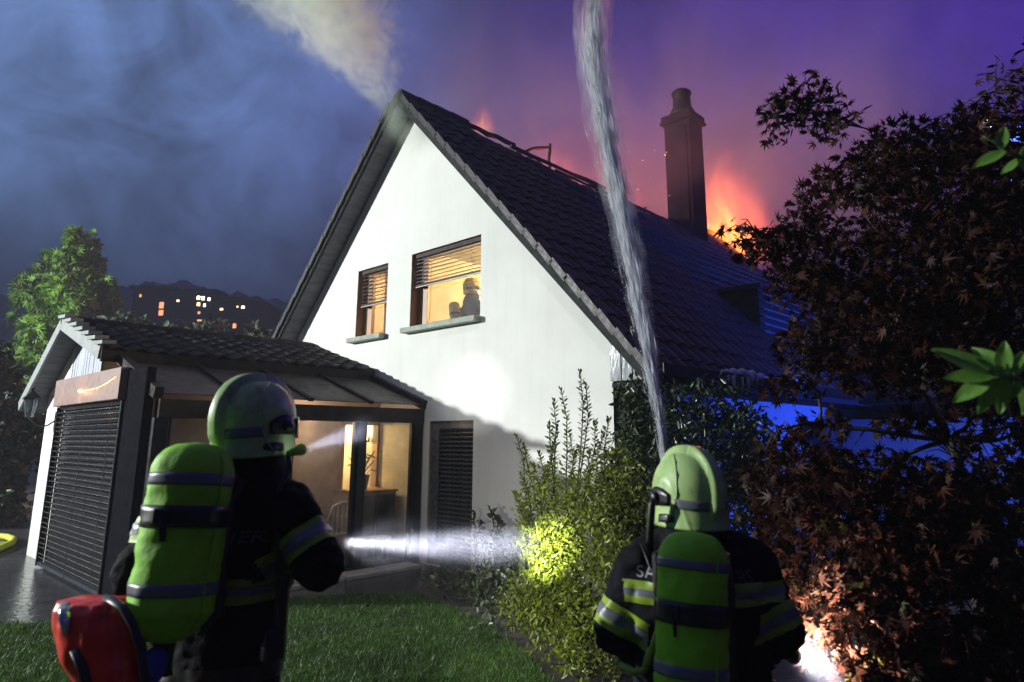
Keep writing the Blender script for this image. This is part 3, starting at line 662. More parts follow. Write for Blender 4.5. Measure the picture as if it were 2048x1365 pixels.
# ------------------------------------------------------------------ leaves and plants
def frames(d, nrm):
    d = d / np.linalg.norm(d, axis=1)[:, None]; x = np.cross(d, nrm); x /= np.linalg.norm(x, axis=1)[:, None] + 1e-9; z = np.cross(x, d)
    return np.stack([x, d, z], axis=2)         # columns
def leaf_mesh(name, mats, tv, tf, pos, d, nrm, sc_):
    A = frames(d, nrm); v = np.einsum('nij,kj->nki', A, tv) * sc_[:, None, None] + pos[:, None, :]
    f = tf[None] + (np.arange(len(pos)) * len(tv))[:, None, None]
    return np_mesh(name, v.reshape(-1, 3), f.reshape(-1, tf.shape[1]), mats)
def rnd_dir(n, up=0.0, flat=1.0):
    v = rng.normal(0, 1, (n, 3)); v[:, 2] = v[:, 2] * flat + up; return v / np.linalg.norm(v, axis=1)[:, None]
# palmate maple leaf
lob = [(-125, .42), (-100, .22), (-78, .72), (-57, .30), (-38, .92), (-19, .36), (0, 1.0), (19, .36), (38, .92), (57, .30), (78, .72), (100, .22), (125, .42)]
mv = [(0, 0, 0)] + [(r * math.sin(R(a)), .12 + r * math.cos(R(a)), -.45 * r * r + .10 * abs(math.sin(R(a)))) for a, r in lob]
MAPLE_V = np.array(mv); MAPLE_F = np.array([(0, i, i + 1) for i in range(1, len(lob))])
# slim folded leaf
SLIM_V = np.array([(0, 0, 0), (.17, .30, .05), (.15, .68, .03), (0, 1, -.10), (-.15, .68, .03), (-.17, .30, .05), (0, .5, -.03)])
SLIM_F = np.array([(0, 1, 6), (1, 2, 6), (2, 3, 6), (3, 4, 6), (4, 5, 6), (5, 0, 6)])

maple_m = M('maple_leaf', (.024, .008, .006), .5, var=.5, vs=2.2, island=True, trans=.2, c2=(.042, .014, .007), spec=.12)
maple_g = M('maple_leaf_olive', (.07, .065, .015), .45, var=.4, vs=3, island=True, trans=.3)
bark_m = M('bark', (.045, .035, .030), .85, var=.4, vs=14, bump=.8)
maple = empty('japanese_maple', G(1950, 1420) + Vector((.25, .1, 0)), 0, 'dark red japanese maple with pointed leaves filling the right side', 'tree')
B0 = maple.location.copy()
CL = [(1600, 222, 4.0, 88, 38, .5), (1545, 222, 4.0, 35, 16, .2), (1660, 250, 4.0, 60, 40, .3), (1790, 290, 4.1, 75, 52, .4), (1930, 290, 4.0, 100, 75, .6), (2015, 180, 4.0, 55, 90, .5), (1700, 410, 4.1, 110, 105, .7), (1850, 430, 4.0, 150, 120, .8), (1990, 460, 3.9, 120, 150, .8),
      (1640, 545, 3.9, 105, 85, .6), (1472, 462, 3.8, 36, 22, .2), (1535, 490, 3.8, 75, 36, .3), (1590, 470, 3.9, 50, 45, .3), (1780, 600, 3.9, 170, 110, .9), (1960, 650, 3.9, 140, 140, .9), (1660, 690, 3.9, 100, 70, .6), (1830, 735, 3.8, 150, 65, .7), (2010, 790, 3.8, 90, 60, .6),
      (1585, 770, 3.8, 60, 40, .3), (1600, 960, 3.7, 100, 85, .6), (1760, 965, 3.7, 150, 65, .7), (1950, 985, 3.7, 140, 75, .7), (1560, 1050, 3.7, 60, 90, .5),
      (1640, 1090, 3.5, 110, 100, .6), (1800, 1090, 3.5, 170, 105, .7), (2000, 1100, 3.4, 120, 140, .7), (1690, 1240, 3.1, 115, 100, .45), (1860, 1250, 3.2, 120, 90, .5), (2010, 1290, 3.1, 90, 100, .5), (1780, 1330, 3.2, 110, 60, .4), (1640, 1180, 3.2, 60, 60, .3),
      (1890, 335, 4.0, 85, 70, .6), (1760, 360, 4.1, 55, 50, .4), (1960, 560, 3.9, 90, 70, .5), (1815, 850, 3.8, 62, 36, .3), (1640, 850, 3.8, 48, 40, .3), (2025, 870, 3.8, 62, 50, .4), (1900, 880, 3.7, 50, 26, .3), (1555, 880, 3.7, 40, 30, .3), (2150, 400, 3.9, 150, 250, .9), (2150, 800, 3.8, 140, 250, .9), (2150, 1150, 3.5, 130, 250, .8)]
PP = []; 
for (x, y, D, rx, ry, rz) in CL:
    n = int(math.pi * rx * ry / 800 * (19 if rx > 60 else 8)); c = np.array(P(x, y, D)); s = D / FPX
    q = rnd_dir(n) * (rng.random(n) ** .45)[:, None]; p = c + q * np.array([rx * s, rz, ry * s]); PP.append(p)
PP = np.concatenate(PP); keep = np.array([mnoise.noise(Vector(p) * 3.2) > -.30 for p in PP]); PP = PP[keep]
out = PP - np.array(B0 + Vector((0, 0, 1.6))); out /= np.linalg.norm(out, axis=1)[:, None]
nL = len(PP); dd = out * .6 + rnd_dir(nL) * .8 + np.array([0, 0, -.45]); nn = rnd_dir(nL, .55) + np.array([0, -.35, 0]); ss = .032 + .038 * rng.random(nL)
order = np.argsort(np.linalg.norm(PP - np.array(cam.location), axis=1) / ss); big_i = order[:300]; rest = order[300:]
crown = link('crown', leaf_mesh('crown', maple_m, MAPLE_V, MAPLE_F, PP[rest], dd[rest], nn[rest], ss[rest]), maple); crown.location = -B0; crown['kind'] = 'stuff'
lm = [np_mesh('leaf', MAPLE_V, MAPLE_F, maple_m), np_mesh('leaf', MAPLE_V * np.array([.9, 1.05, 1.3]), MAPLE_F, maple_m), np_mesh('leaf', MAPLE_V, MAPLE_F, maple_g)]
A = frames(dd, nn)
for i in big_i:
    m = Matrix([list(A[i][r] * ss[i]) + [0] for r in range(3)] + [[0, 0, 0, 1]]); m.translation = Vector(PP[i]) - B0
    inst('leaf', lm[2] if random.random() < .07 else lm[random.randrange(2)], maple, m)
# trunk, limbs and twigs
tr = MB(); fork = P(1915, 1000, 3.9) - B0
tr.tube([(0, 0, -.05), fork * .35 + Vector((.05, 0, 0)), fork * .7, fork], [.085, .07, .06, .05], 9); tr.build('trunk', bark_m, maple, smooth=True)
ends = [P(x, y, D) - B0 for (x, y, D, _, _, _) in CL]; done = [(fork, .045)]; todo = list(range(len(CL)))
while todo:
    _, k, di = min(((ends[k] - done[di][0]).length * (1.0 + .15 * len(done) * 0) + .35 * (done[di][1] < .012), k, di) for k in todo for di in range(len(done)))
    x, y, D, rx, ry, rz = CL[k]; st, r0_ = done[di]; e = ends[k]; r1_ = max(.006, r0_ * .62); side_ = Vector((random.uniform(-.08, .08), random.uniform(-.08, .08), random.uniform(-.02, .10)))
    pts = [st.lerp(e, t) + side_ * math.sin(math.pi * t) + Vector((random.uniform(-.012, .012), 0, random.uniform(-.012, .012))) * (0 < t < 1) for t in np.linspace(0, 1, 7)]
    b = MB().tube(pts, [r0_ * .8 + (r1_ - r0_ * .8) * t for t in np.linspace(0, 1, 7)], 6)
    for _ in range(9):
        q = e + Vector((random.uniform(-1, 1) * rx * D / FPX, random.uniform(-1, 1) * rz * .6, random.uniform(-1, 1) * ry * D / FPX)); s0_ = pts[random.randrange(3, 7)]
        b.tube([s0_, s0_.lerp(q, .5) + Vector((0, 0, .03)), q], [.005, .004, .0022], 4)
    b.build('branch', bark_m, maple, smooth=True); done.append((e, r1_)); todo.remove(k)

def cloud(ells, dens, size, up=.3, flat=1.0, thr=-.2, nf=3.0):
    ps = []
    for (x, y, D, rx, ry, rz) in ells:
        s = D / FPX; n = int(rx * ry * dens); q = rnd_dir(n) * (rng.random(n) ** .4)[:, None]; ps.append(np.array(P(x, y, D)) + q * np.array([rx * s, rz, ry * s]))
    p = np.concatenate(ps); p = p[p[:, 2] > .02]; p = p[np.array([mnoise.noise(Vector(a) * nf) > thr for a in p])]
    n = len(p); return p, rnd_dir(n, up, flat), rnd_dir(n, .6) + np.array([0, -.4, 0]), size[0] + (size[1] - size[0]) * rng.random(n)
def shoots(tips, D, base, n_leaf, ls, jitter=.05):
    """upright shoots with leaves set round the stem"""
    p = []; d = []; stems = []
    for (x, y) in tips:
        e = P(x, y, D + random.uniform(-.15, .15)); b = Vector(base) + Vector((random.uniform(-.25, .25), random.uniform(-.15, .15), 0)); b.x = b.x * .45 + e.x * .55
        pts = [b.lerp(e, t) + Vector((math.sin(t * 5 + x) * jitter, 0, 0)) * t for t in np.linspace(0, 1, 9)]; pts[-1] = e; stems.append(pts)
        for i in range(n_leaf):
            t = 1 - (i / n_leaf) ** 1.1 * .62; k = t * 8; a = pts[min(int(k), 7)].lerp(pts[min(int(k) + 1, 8)], k - int(k)); ax = (pts[8] - pts[5]).normalized()
            an = i * 2.4 + random.random(); o_ = Vector((math.cos(an), math.sin(an), 0)); p.append(a + o_ * .004); d.append(o_ * (.9 if t < .97 else .3) + ax * .75)
    n = len(p); dd_ = np.array([list(x) for x in d]); nn_ = np.cross(dd_, rnd_dir(n, 0, .2)) ; nn_ = np.where((nn_[:, 2] < 0)[:, None], -nn_, nn_) + 1e-3
    return np.array([list(x) for x in p]), dd_, nn_, ls * (.75 + .5 * rng.random(n)), stems
bush_m = M('privet_leaf', (.125, .165, .012), .40, var=.4, vs=2.5, island=True, trans=.25)
bush = empty('privet_bush', G(1130, 1300), 0, 'leafy bush lit yellow by a torch beam with tall shoots before the white wall', 'bush'); bb = bush.location.copy()
p1 = cloud([(1125, 1020, 6.5, 95, 95, .5), (1085, 1100, 6.2, 62, 80, .4), (1165, 1120, 6.2, 100, 110, .5), (1215, 985, 6.6, 95, 105, .5), (1150, 1245, 5.9, 110, 85, .45), (1060, 1205, 6.0, 65, 55, .35), (1235, 1200, 5.9, 80, 120, .45), (1190, 1290, 5.7, 90, 60, .4), (1100, 1170, 6.0, 80, 70, .4)], .20, (.034, .070), thr=-.32)
tips = [(1160, 742), (1172, 770), (1122, 778), (1108, 800), (1033, 872), (1048, 890), (1098, 848), (1112, 868), (1190, 842), (1218, 838), (1207, 868), (1140, 870), (1150, 905), (1078, 905), (1066, 930), (1040, 945), (1235, 900), (1180, 900), (1100, 930), (1028, 985), (1045, 1010)]
sp, sd, sn, s_s, stems = shoots(tips, 6.6, G(1140, 1210), 95, .058)
q = [np.concatenate(t) for t in zip(p1, (sp, sd, sn, s_s))]
o = link('foliage', leaf_mesh('foliage', bush_m, SLIM_V, SLIM_F, *q), bush); o.location = -bb; o['kind'] = 'stuff'
for pts in stems: MB().tube([p - bb for p in pts], [.012 - .001 * i for i in range(9)], 5).build('stem', bark_m, bush, smooth=True)

laurel_m = M('laurel_leaf', (.030, .050, .018), .32, var=.35, vs=2, island=True, trans=.12)
lau = empty('laurel_shrub', G(1400, 1200), 0, 'dark laurel shrub with long leaves between the house corner and the maple', 'shrub'); bb = lau.location.copy()
p1 = cloud([(1330, 835, 7.4, 95, 75, .5), (1262, 800, 7.6, 34, 50, .3), (1420, 850, 7.3, 100, 95, .6), (1500, 900, 7.2, 60, 95, .5), (1268, 850, 7.6, 38, 60, .3), (1300, 970, 7.2, 110, 110, .6), (1430, 1000, 7.1, 120, 120, .6), (1540, 1010, 7.0, 70, 110, .5), (1380, 1130, 7.0, 150, 90, .6), (1250, 950, 7.3, 55, 90, .4), (1280, 1100, 6.9, 80, 120, .5)], .13, (.06, .11), nf=2.4, thr=-.3)
sp, sd, sn, s_s, stems = shoots([(1250, 790), (1275, 772), (1300, 790), (1330, 765), (1352, 780), (1385, 775), (1405, 760), (1440, 790), (1475, 780), (1505, 800), (1530, 840), (1550, 880), (1545, 930)], 7.2, G(1390, 1180), 34, .11)
q = [np.concatenate(t) for t in zip(p1, (sp, sd, sn, s_s))]
o = link('foliage', leaf_mesh('foliage', laurel_m, SLIM_V, SLIM_F, *q), lau); o.location = -bb; o['kind'] = 'stuff'
for pts in stems: MB().tube([p - bb for p in pts], [.014 - .001 * i for i in range(9)], 5).build('stem', bark_m, lau, smooth=True)

rose_m = M('rose_leaf', (.055, .075, .035), .45, var=.4, vs=4, island=True, trans=.2)
for ti, (tips, base, lab, D) in enumerate((([(948, 1022), (962, 1040), (955, 1065)], (955, 1150), 'thin rose stem with dark leaves beside the grey shutter', 8.6), ([(978, 1012), (990, 1030), (1006, 1045), (985, 1070), (1000, 1090)], (985, 1165), 'branching rose stem with dark leaves right of the thinner one', 8.4))):
    ro = empty('rose_bush', G(*base), 0, lab, 'rose', 'roses by the wall'); bb = ro.location.copy()
    sp, sd, sn, s_s, stems = shoots(tips, D, bb, 16, .085, .03)
    o = link('foliage', leaf_mesh('foliage', rose_m, SLIM_V * np.array([2.0, 1, 1]), SLIM_F, sp, sd, sn, s_s), ro); o.location = -bb; o['kind'] = 'stuff'
    for pts in stems: MB().tube([p - bb for p in pts], [.008] * 9, 5).build('stem', bark_m, ro)
p1 = cloud([(930, 1160, 8.3, 70, 40, .5), (990, 1175, 7.8, 60, 60, .5), (1010, 1120, 7.8, 50, 50, .4), (880, 1150, 8.8, 60, 25, .4), (1000, 1240, 6.8, 60, 40, .4)], .10, (.04, .09), .5)
tag(link('ground_cover', leaf_mesh('ground_cover', rose_m, SLIM_V * np.array([1.6, 1, 1]), SLIM_F, *p1)), 'low leafy plants at the foot of the white wall', 'plants', kind='stuff')

# green branch hanging into the picture close to the camera
near_m = M('near_leaf', (.14, .30, .045), .4, var=.25, vs=9, trans=.35, bump=.2, bs=60)
def twig(name, spec, stem, D, label):
    t = empty(name, P(*stem[0], D), 0, label, 'branch', 'green twigs close to the camera'); b0 = t.location.copy()
    root_ = P(2380, 1300, D); root_.z = -.02
    MB().tube([root_ - b0, P(2370, 1250, D) - b0, P(2330, 900 if stem[0][1] > 500 else 620, D) - b0, P(2230, stem[0][1] + 70, D) - b0] + [P(x, y, D) - b0 for x, y in stem], [.011, .010, .008, .006] + [.004] * (len(stem) - 1) + [.002], 6).build('stem', M('green_stem', (.10, .17, .04), .5), t, smooth=True)
    n = 7; vs_ = []; fs_ = []
    for i in range(n + 1):
        y = i / n; w = .24 * math.sin(math.pi * min(1, y * .93 + .05)) ** .8 * (1 - .25 * y); dz = -.18 * y * y
        vs_ += [(-w, y, dz + .06), (-w * .5, y, dz + .035), (0, y, dz), (w * .5, y, dz + .035), (w, y, dz + .06)]
    for i in range(n):
        for j in range(4): fs_.append((i * 5 + j, i * 5 + j + 1, i * 5 + j + 6, i * 5 + j + 5))
    me = np_mesh('leaf', np.array(vs_), np.array(fs_), near_m, True)
    for (x0, y0, x1, y1, dep) in spec:
        a = P(x0, y0, D); b = P(x1, y1, D + dep); d = b - a; nr = np.array([[random.uniform(-.4, .4), -.8, .5]])
        A_ = frames(np.array([list(d)]), nr)[0] * d.length; m = Matrix([list(A_[r]) + [0] for r in range(3)] + [[0, 0, 0, 1]]); m.translation = a - b0; inst('leaf', me, t, m)
twig('green_twig', [(2000, 300, 2010, 250, 0), (2003, 300, 1972, 268, .02), (2010, 305, 1945, 330, .02), (2030, 315, 1990, 300, .03), (2040, 315, 2055, 290, 0), (2048, 318, 2000, 345, .03), (2060, 320, 2070, 380, .02), (2030, 312, 2060, 345, .01)], [(2100, 330), (2050, 318), (2015, 305), (2000, 298)], 1.7, 'pale green twig near the right edge of the picture, upper one')
twig('green_twig', [(1985, 755, 1890, 750, .02), (1985, 757, 1905, 800, .03), (1990, 758, 1960, 830, .02), (2000, 755, 1955, 715, 0), (2005, 752, 2010, 680, 0), (2010, 755, 2000, 830, .02), (2020, 757, 2048, 700, 0), (2025, 760, 2060, 830, .03), (2040, 760, 2020, 800, .0), (1985, 752, 1870, 690, .04), (2030, 755, 1945, 690, .06)], [(2110, 765), (2050, 762), (2010, 756), (1980, 755)], 1.6, 'pale green twig near the right edge of the picture, lower one')

# lit tree behind the annex and dark shrubs at the left edge
ltm = M('lime_tree_leaf', (.13, .26, .03), .5, var=.4, vs=.8, island=True, trans=.25)
lt_ = empty('plane_tree', G(130, 985), 0, 'broad leaved green tree lit from the left behind the annex', 'tree'); bb = lt_.location.copy(); DD = bb.y
LC = [(165, 475, DD, 20, 34, .9), (160, 530, DD, 36, 42, 1.2), (165, 600, DD, 55, 60, 1.6), (105, 535, DD, 20, 36, .8), (95, 590, DD, 45, 50, 1.4), (60, 590, DD, 28, 34, .8), (190, 640, DD, 48, 60, 1.4), (120, 660, DD, 60, 50, 1.5), (50, 660, DD, 32, 36, 1), (40, 705, DD, 34, 40, 1), (90, 720, DD, 45, 45, 1.2), (30, 780, DD, 30, 40, 1), (205, 590, DD, 22, 40, .8), (75, 800, DD, 50, 60, 1.2), (160, 740, DD, 60, 60, 1.2)]
p1 = cloud(LC, .62, (.18, .34), -.4, 1.0, -.12, .9)
TV = MAPLE_V * np.array([1, 1, .8])
o = link('crown', leaf_mesh('crown', ltm, TV, MAPLE_F, *p1), lt_); o.location = -bb; o['kind'] = 'stuff'
MB().tube([(0, 0, -.05), (.1, 0, 2), (0, 0, 4.2), (.3, 0, 6.4)], [.20, .16, .12, .04], 9).build('trunk', bark_m, lt_, smooth=True)
for (x, y, D, rx, ry, rz) in LC:
    e = P(x, y, D) - bb; MB().tube([(0, 0, min(2.6, e.z * .5)), e * .5 + Vector((0, 0, .4)), e], [.06, .04, .02], 6).build('branch', bark_m, lt_)
hedge_m = M('hedge_leaf', (.020, .032, .014), .6, var=.4, vs=1, island=True)
for (ells, lab) in (([(10, 900, 15, 70, 130, 1), (-60, 850, 15, 80, 180, 1), (20, 1000, 15, 60, 60, 1)], 'dark shrub at the left edge behind the yellow hose'), ([(330, 690, 19, 120, 40, 1.2), (460, 680, 19, 90, 36, 1.2), (240, 670, 19, 70, 40, 1.2)], 'dark hedge tops behind the annex roof')):
    p1 = cloud(ells, .30, (.14, .26), .2, 1, -.3, .8); c0 = Vector(p1[0].mean(axis=0)); c0.z = 0
    t = empty('dark_shrub', c0, 0, lab, 'shrub'); o = link('foliage', leaf_mesh('foliage', hedge_m, SLIM_V * np.array([1.6, 1, 1]), SLIM_F, *p1), t); o.location = -c0; o['kind'] = 'stuff'
    for i in range(4):
        e = Vector(p1[0][random.randrange(len(p1[0]))]) - c0; MB().tube([(e.x * .5, e.y * .5, 0), e], [.06, .02], 6).build('stem', bark_m, t)

# ------------------------------------------------------------------ garage and light mast beyond the maple
ga = empty('garage', P(1640, 900, 13.0) * Vector((1, 1, 0)) if False else Vector((P(1640, 900, 13).x, 13.0, 0)), R(90 - 36.5), 'low garage with a pale fascia lit blue behind the maple', 'garage')
MB().box((0, -4.0, 0), (9, 0, 2.15)).build('wall', wall_side, ga)
MB().box((-.3, -4.3, 2.42), (9.3, .28, 2.5)).build('roof', deck_m, ga)
MB().box((-.25, -4.25, 2.152), (9.25, -4.05, 2.415)).build('fascia_board', M('pale_fascia', (.62, .58, .66), .5), ga)
MB().box((1.2, -4.05, .02), (3.9, -4.001, 2.05)).build('door', M('garage_door', (.25, .27, .30), .45), ga)
mastp = P(2005, 260, 17)
ms = empty('light_mast', (mastp.x, mastp.y, 0), 0, 'tall mast with a white lamp and blue beacon seen through the maple', 'light mast')
MB().tube([(0, 0, 0), (0, 0, 3), (0, 0, mastp.z - .4)], [.09, .06, .04], 8).build('pole', metal_dk, ms, smooth=True)
MB().box((-.5, -.1, mastp.z - .4), (.7, .1, mastp.z - .3)).build('cross_bar', metal_dk, ms)
MB().lathe([(.06, 0), (.16, .03), (.18, .22), (.1, .26)], 12, (-.45, 0, mastp.z + .05)).build('floodlight', M('lamp_cold', (.9, .85, 1), emit=5), ms)
MB().lathe([(.13, 0), (.13, .28), (.06, .34)], 12, (.5, 0, mastp.z - .2)).build('beacon', M('beacon_blue', (.03, .12, 1), emit=5), ms)
lamp('mast_beacon_light', 'POINT', (mastp.x + .5, mastp.y - .4, mastp.z), 700, (.06, .10, 1.0), .2)

# yellow supply hose at the left edge
hp = [G(-260, 1076), G(-90, 1070), G(-10, 1079), G(14, 1081), G(26, 1086), G(22, 1094), G(-5, 1106), G(-120, 1150), G(-300, 1200)]
hp = [p + Vector((0, 0, .058)) for p in hp]
fine_p = []
for i in range(len(hp) - 1):
    for t in np.linspace(0, 1, 6)[:-1]: fine_p.append(hp[i].lerp(hp[i + 1], t))
hm = MB().tube(fine_p, .055, 10); tag(hm.build('fire_hose', M('hose_yellow', (.42, .46, .03), .6, var=.2, vs=18, bump=.3), smooth=True), 'yellow fire hose bent double on the paving at the left edge', 'hose')

# ------------------------------------------------------------------ people
black_fab = M('turnout_fabric', (.009, .009, .012), .8, var=.35, vs=9, bump=.35, bs=70, spec=.06)
black_rub = M('black_rubber', (.010, .010, .011), .38, var=.2)
lime = M('lime_cover', (.25, .66, .006), .65, var=.14, vs=7, bump=.25, bs=30)
lime_band = M('lime_stripe', (.24, .36, .02), .5, var=.12)
silver = M('reflective_grey', (.14, .15, .18), .4, var=.15)
helm_m = M('helmet_shell', (.40, .58, .21), .40, var=.16, vs=9, coat=.1, bump=.04, bs=120)
def smudge(m, amt, sc_, c=(.03, .03, .025)):
    n = NT(m.node_tree); b = m.node_tree.nodes['Principled BSDF']; base = b.inputs['Base Color'].links[0].from_socket; co = n.coord('Object')
    f = n.m('MULTIPLY', n.mr(n.noise(co, sc_, 7, .68, .8), .50, .72, 0, 1, True), amt); g_ = n.m('MULTIPLY', n.mr(n.noise(co, sc_ * 9, 3, .7), .66, .74, 0, 1), amt)
    n.put(b.inputs['Base Color'], n.mix(n.m('MAXIMUM', f, g_), base, c))
smudge(helm_m, .55, 8); smudge(lime, .32, 6, (.05, .07, .01))
helm_w = M('helmet_shell_amber', (.62, .42, .16), .35, var=.08)
skin_m = M('skin', (.45, .28, .21), .5)
glove_m = M('glove_leather', (.045, .040, .036), .65)
red_pvc = M('red_tarpaulin', (.92, .035, .010), .36, var=.12, vs=6, coat=.2, bump=.15, bs=14)
blue_fab = M('blue_cloth', (.04, .04, .32), .6)
lens_m = M('torch_lens', (.85, .9, 1), emit=18)

def ringloft(mb, rings, n=22, p=2.4):
    vs_ = []; fs_ = []
    for (c, X, Y) in rings:
        for k in range(n):
            a = 2 * math.pi * k / n; ca, sa = math.cos(a), math.sin(a)
            vs_.append(Vector(c) + Vector(X) * (abs(ca) ** (2 / p) * (1 if ca > 0 else -1)) + Vector(Y) * (abs(sa) ** (2 / p) * (1 if sa > 0 else -1)))
    for i in range(len(rings) - 1):
        for k in range(n): fs_.append((i * n + k, i * n + (k + 1) % n, (i + 1) * n + (k + 1) % n, (i + 1) * n + k))
    fs_ += [tuple(range(n))[::-1], tuple(range((len(rings) - 1) * n, len(rings) * n))]
    mb.add(vs_, fs_)
def cap(mb, p, q, r0, r1, n=14):
    p, q = Vector(p), Vector(q); d = (q - p).normalized(); pts = []; rr = []
    for a in (75, 50, 25, 0): pts.append(p - d * r0 * math.sin(R(a))); rr.append(r0 * math.cos(R(a)))
    for t in (.33, .66): pts.append(p.lerp(q, t)); rr.append(r0 + (r1 - r0) * t)
    for a in (0, 25, 50, 75): pts.append(q + d * r1 * math.sin(R(a))); rr.append(r1 * math.cos(R(a)))
    mb.tube(pts, rr, n)
def ball(mb, c, rx, ry, rz, fx, fy, fz=Vector((0, 0, 1)), n=16):
    rings = []
    for a in np.linspace(-80, 80, 11): rings.append((Vector(c) + fz * rz * math.sin(R(a)), fx * rx * math.cos(R(a)), fy * ry * math.cos(R(a))))
    ringloft(mb, rings, n, 2.0)
def hand(mb, wrist, d, palm_n, side, curl=1.0):
    """five fingers of unequal length curled round a grip; d points to the fingers, side to the thumb"""
    wrist, d, side = Vector(wrist), Vector(d).normalized(), Vector(side).normalized(); pn = Vector(palm_n).normalized()
    rings = [(wrist + d * t, side * w, pn * h) for t, w, h in ((-.02, .030, .026), (.03, .042, .022), (.075, .046, .020), (.095, .042, .016))]; ringloft(mb, rings, 14)
    for k, L in enumerate((.078, .088, .082, .064)):
        b = wrist + d * .088 + side * (.034 - .023 * k); p0 = b; ang = 0
        for j, f in enumerate((.45, .32, .23)):
            ang += R((38, 55, 45)[j]) * curl; p1_ = p0 + (d * math.cos(ang) + pn * math.sin(ang)) * L * f; cap(mb, p0, p1_, .0105 - .0008 * j, .0098 - .0008 * j, 8); p0 = p1_
    p0 = wrist + d * .03 + side * .040; p1_ = p0 + (side * .7 + d * .5 + pn * .5).normalized() * .040; p2 = p1_ + (d * .6 + pn * .8).normalized() * .034; cap(mb, p0, p1_, .0135, .012, 8); cap(mb, p1_, p2, .012, .010, 8)
def grow(mb, name, mats, parent, voxel, wr=.006, seed=0, ws=9.0, head=None, headr=.17):
    me = mb.mesh('tmp', mats); o = link(name, me, parent); m = o.modifiers.new('r', 'REMESH'); m.mode = 'VOXEL'; m.voxel_size = voxel; m.use_smooth_shade = True
    s = o.modifiers.new('s', 'SMOOTH'); s.factor = .5; s.iterations = 5
    dg = bpy.context.evaluated_depsgraph_get(); dg.update(); ev = bpy.data.meshes.new_from_object(o.evaluated_get(dg)); o.modifiers.clear(); o.data = ev; ev.name = name
    nrm = [v.normal.copy() for v in ev.vertices]
    for v, n in zip(ev.vertices, nrm):
        q = Vector((v.co.x * ws, v.co.y * ws, v.co.z * ws * 1.7 + seed)); k = mnoise.noise(q) + .5 * mnoise.noise(q * 2.3); k = 1 - abs(k) * 2 if True else k
        if head is None or (v.co - head).length > headr: v.co += n * k * wr
    ev.materials.clear()
    for mm in mats: ev.materials.append(mm)
    ev.polygons.foreach_set('use_smooth', [True] * len(ev.polygons))
    if len(mats) > 1 and head is not None:
        for p in ev.polygons: p.material_index = 1 if (p.center - head).length < headr - .035 and p.center.z > head.z - .13 else 0
    ev.update(); return o
def stripe(body, a, b, t0, t1, rmax, mat, off, parent, name='reflective_stripe', only=None):
    """band of cloth round a limb or the trunk: a copy of the body's surface between two planes, laid a little proud"""
    a, b = Vector(a), Vector(b); ax = (b - a).normalized(); L = (b - a).length
    bm = bmesh.new(); bm.from_mesh(body.data)
    for f in (bm.faces[:]):
        pass
    for t, s in ((t0, 1), (t1, -1)):
        bmesh.ops.bisect_plane(bm, geom=bm.verts[:] + bm.edges[:] + bm.faces[:], plane_co=a + ax * L * t, plane_no=ax * s, clear_inner=True, clear_outer=False)
    kill = []
    for f in bm.faces:
        c = f.calc_center_median(); t = (c - a).dot(ax); dist = (c - (a + ax * t)).length
        if dist > rmax or (only is not None and not only(c)): kill.append(f)
    bmesh.ops.delete(bm, geom=kill, context='FACES')
    bm.normal_update()
    for v in bm.verts: v.co += v.normal * off
    if not bm.faces: bm.free(); return None
    me = bpy.data.meshes.new(name); bm.to_mesh(me); bm.free(); me.materials.clear(); me.materials.append(mat); me.polygons.foreach_set('use_smooth', [True] * len(me.polygons))
    return link(name, me, parent)
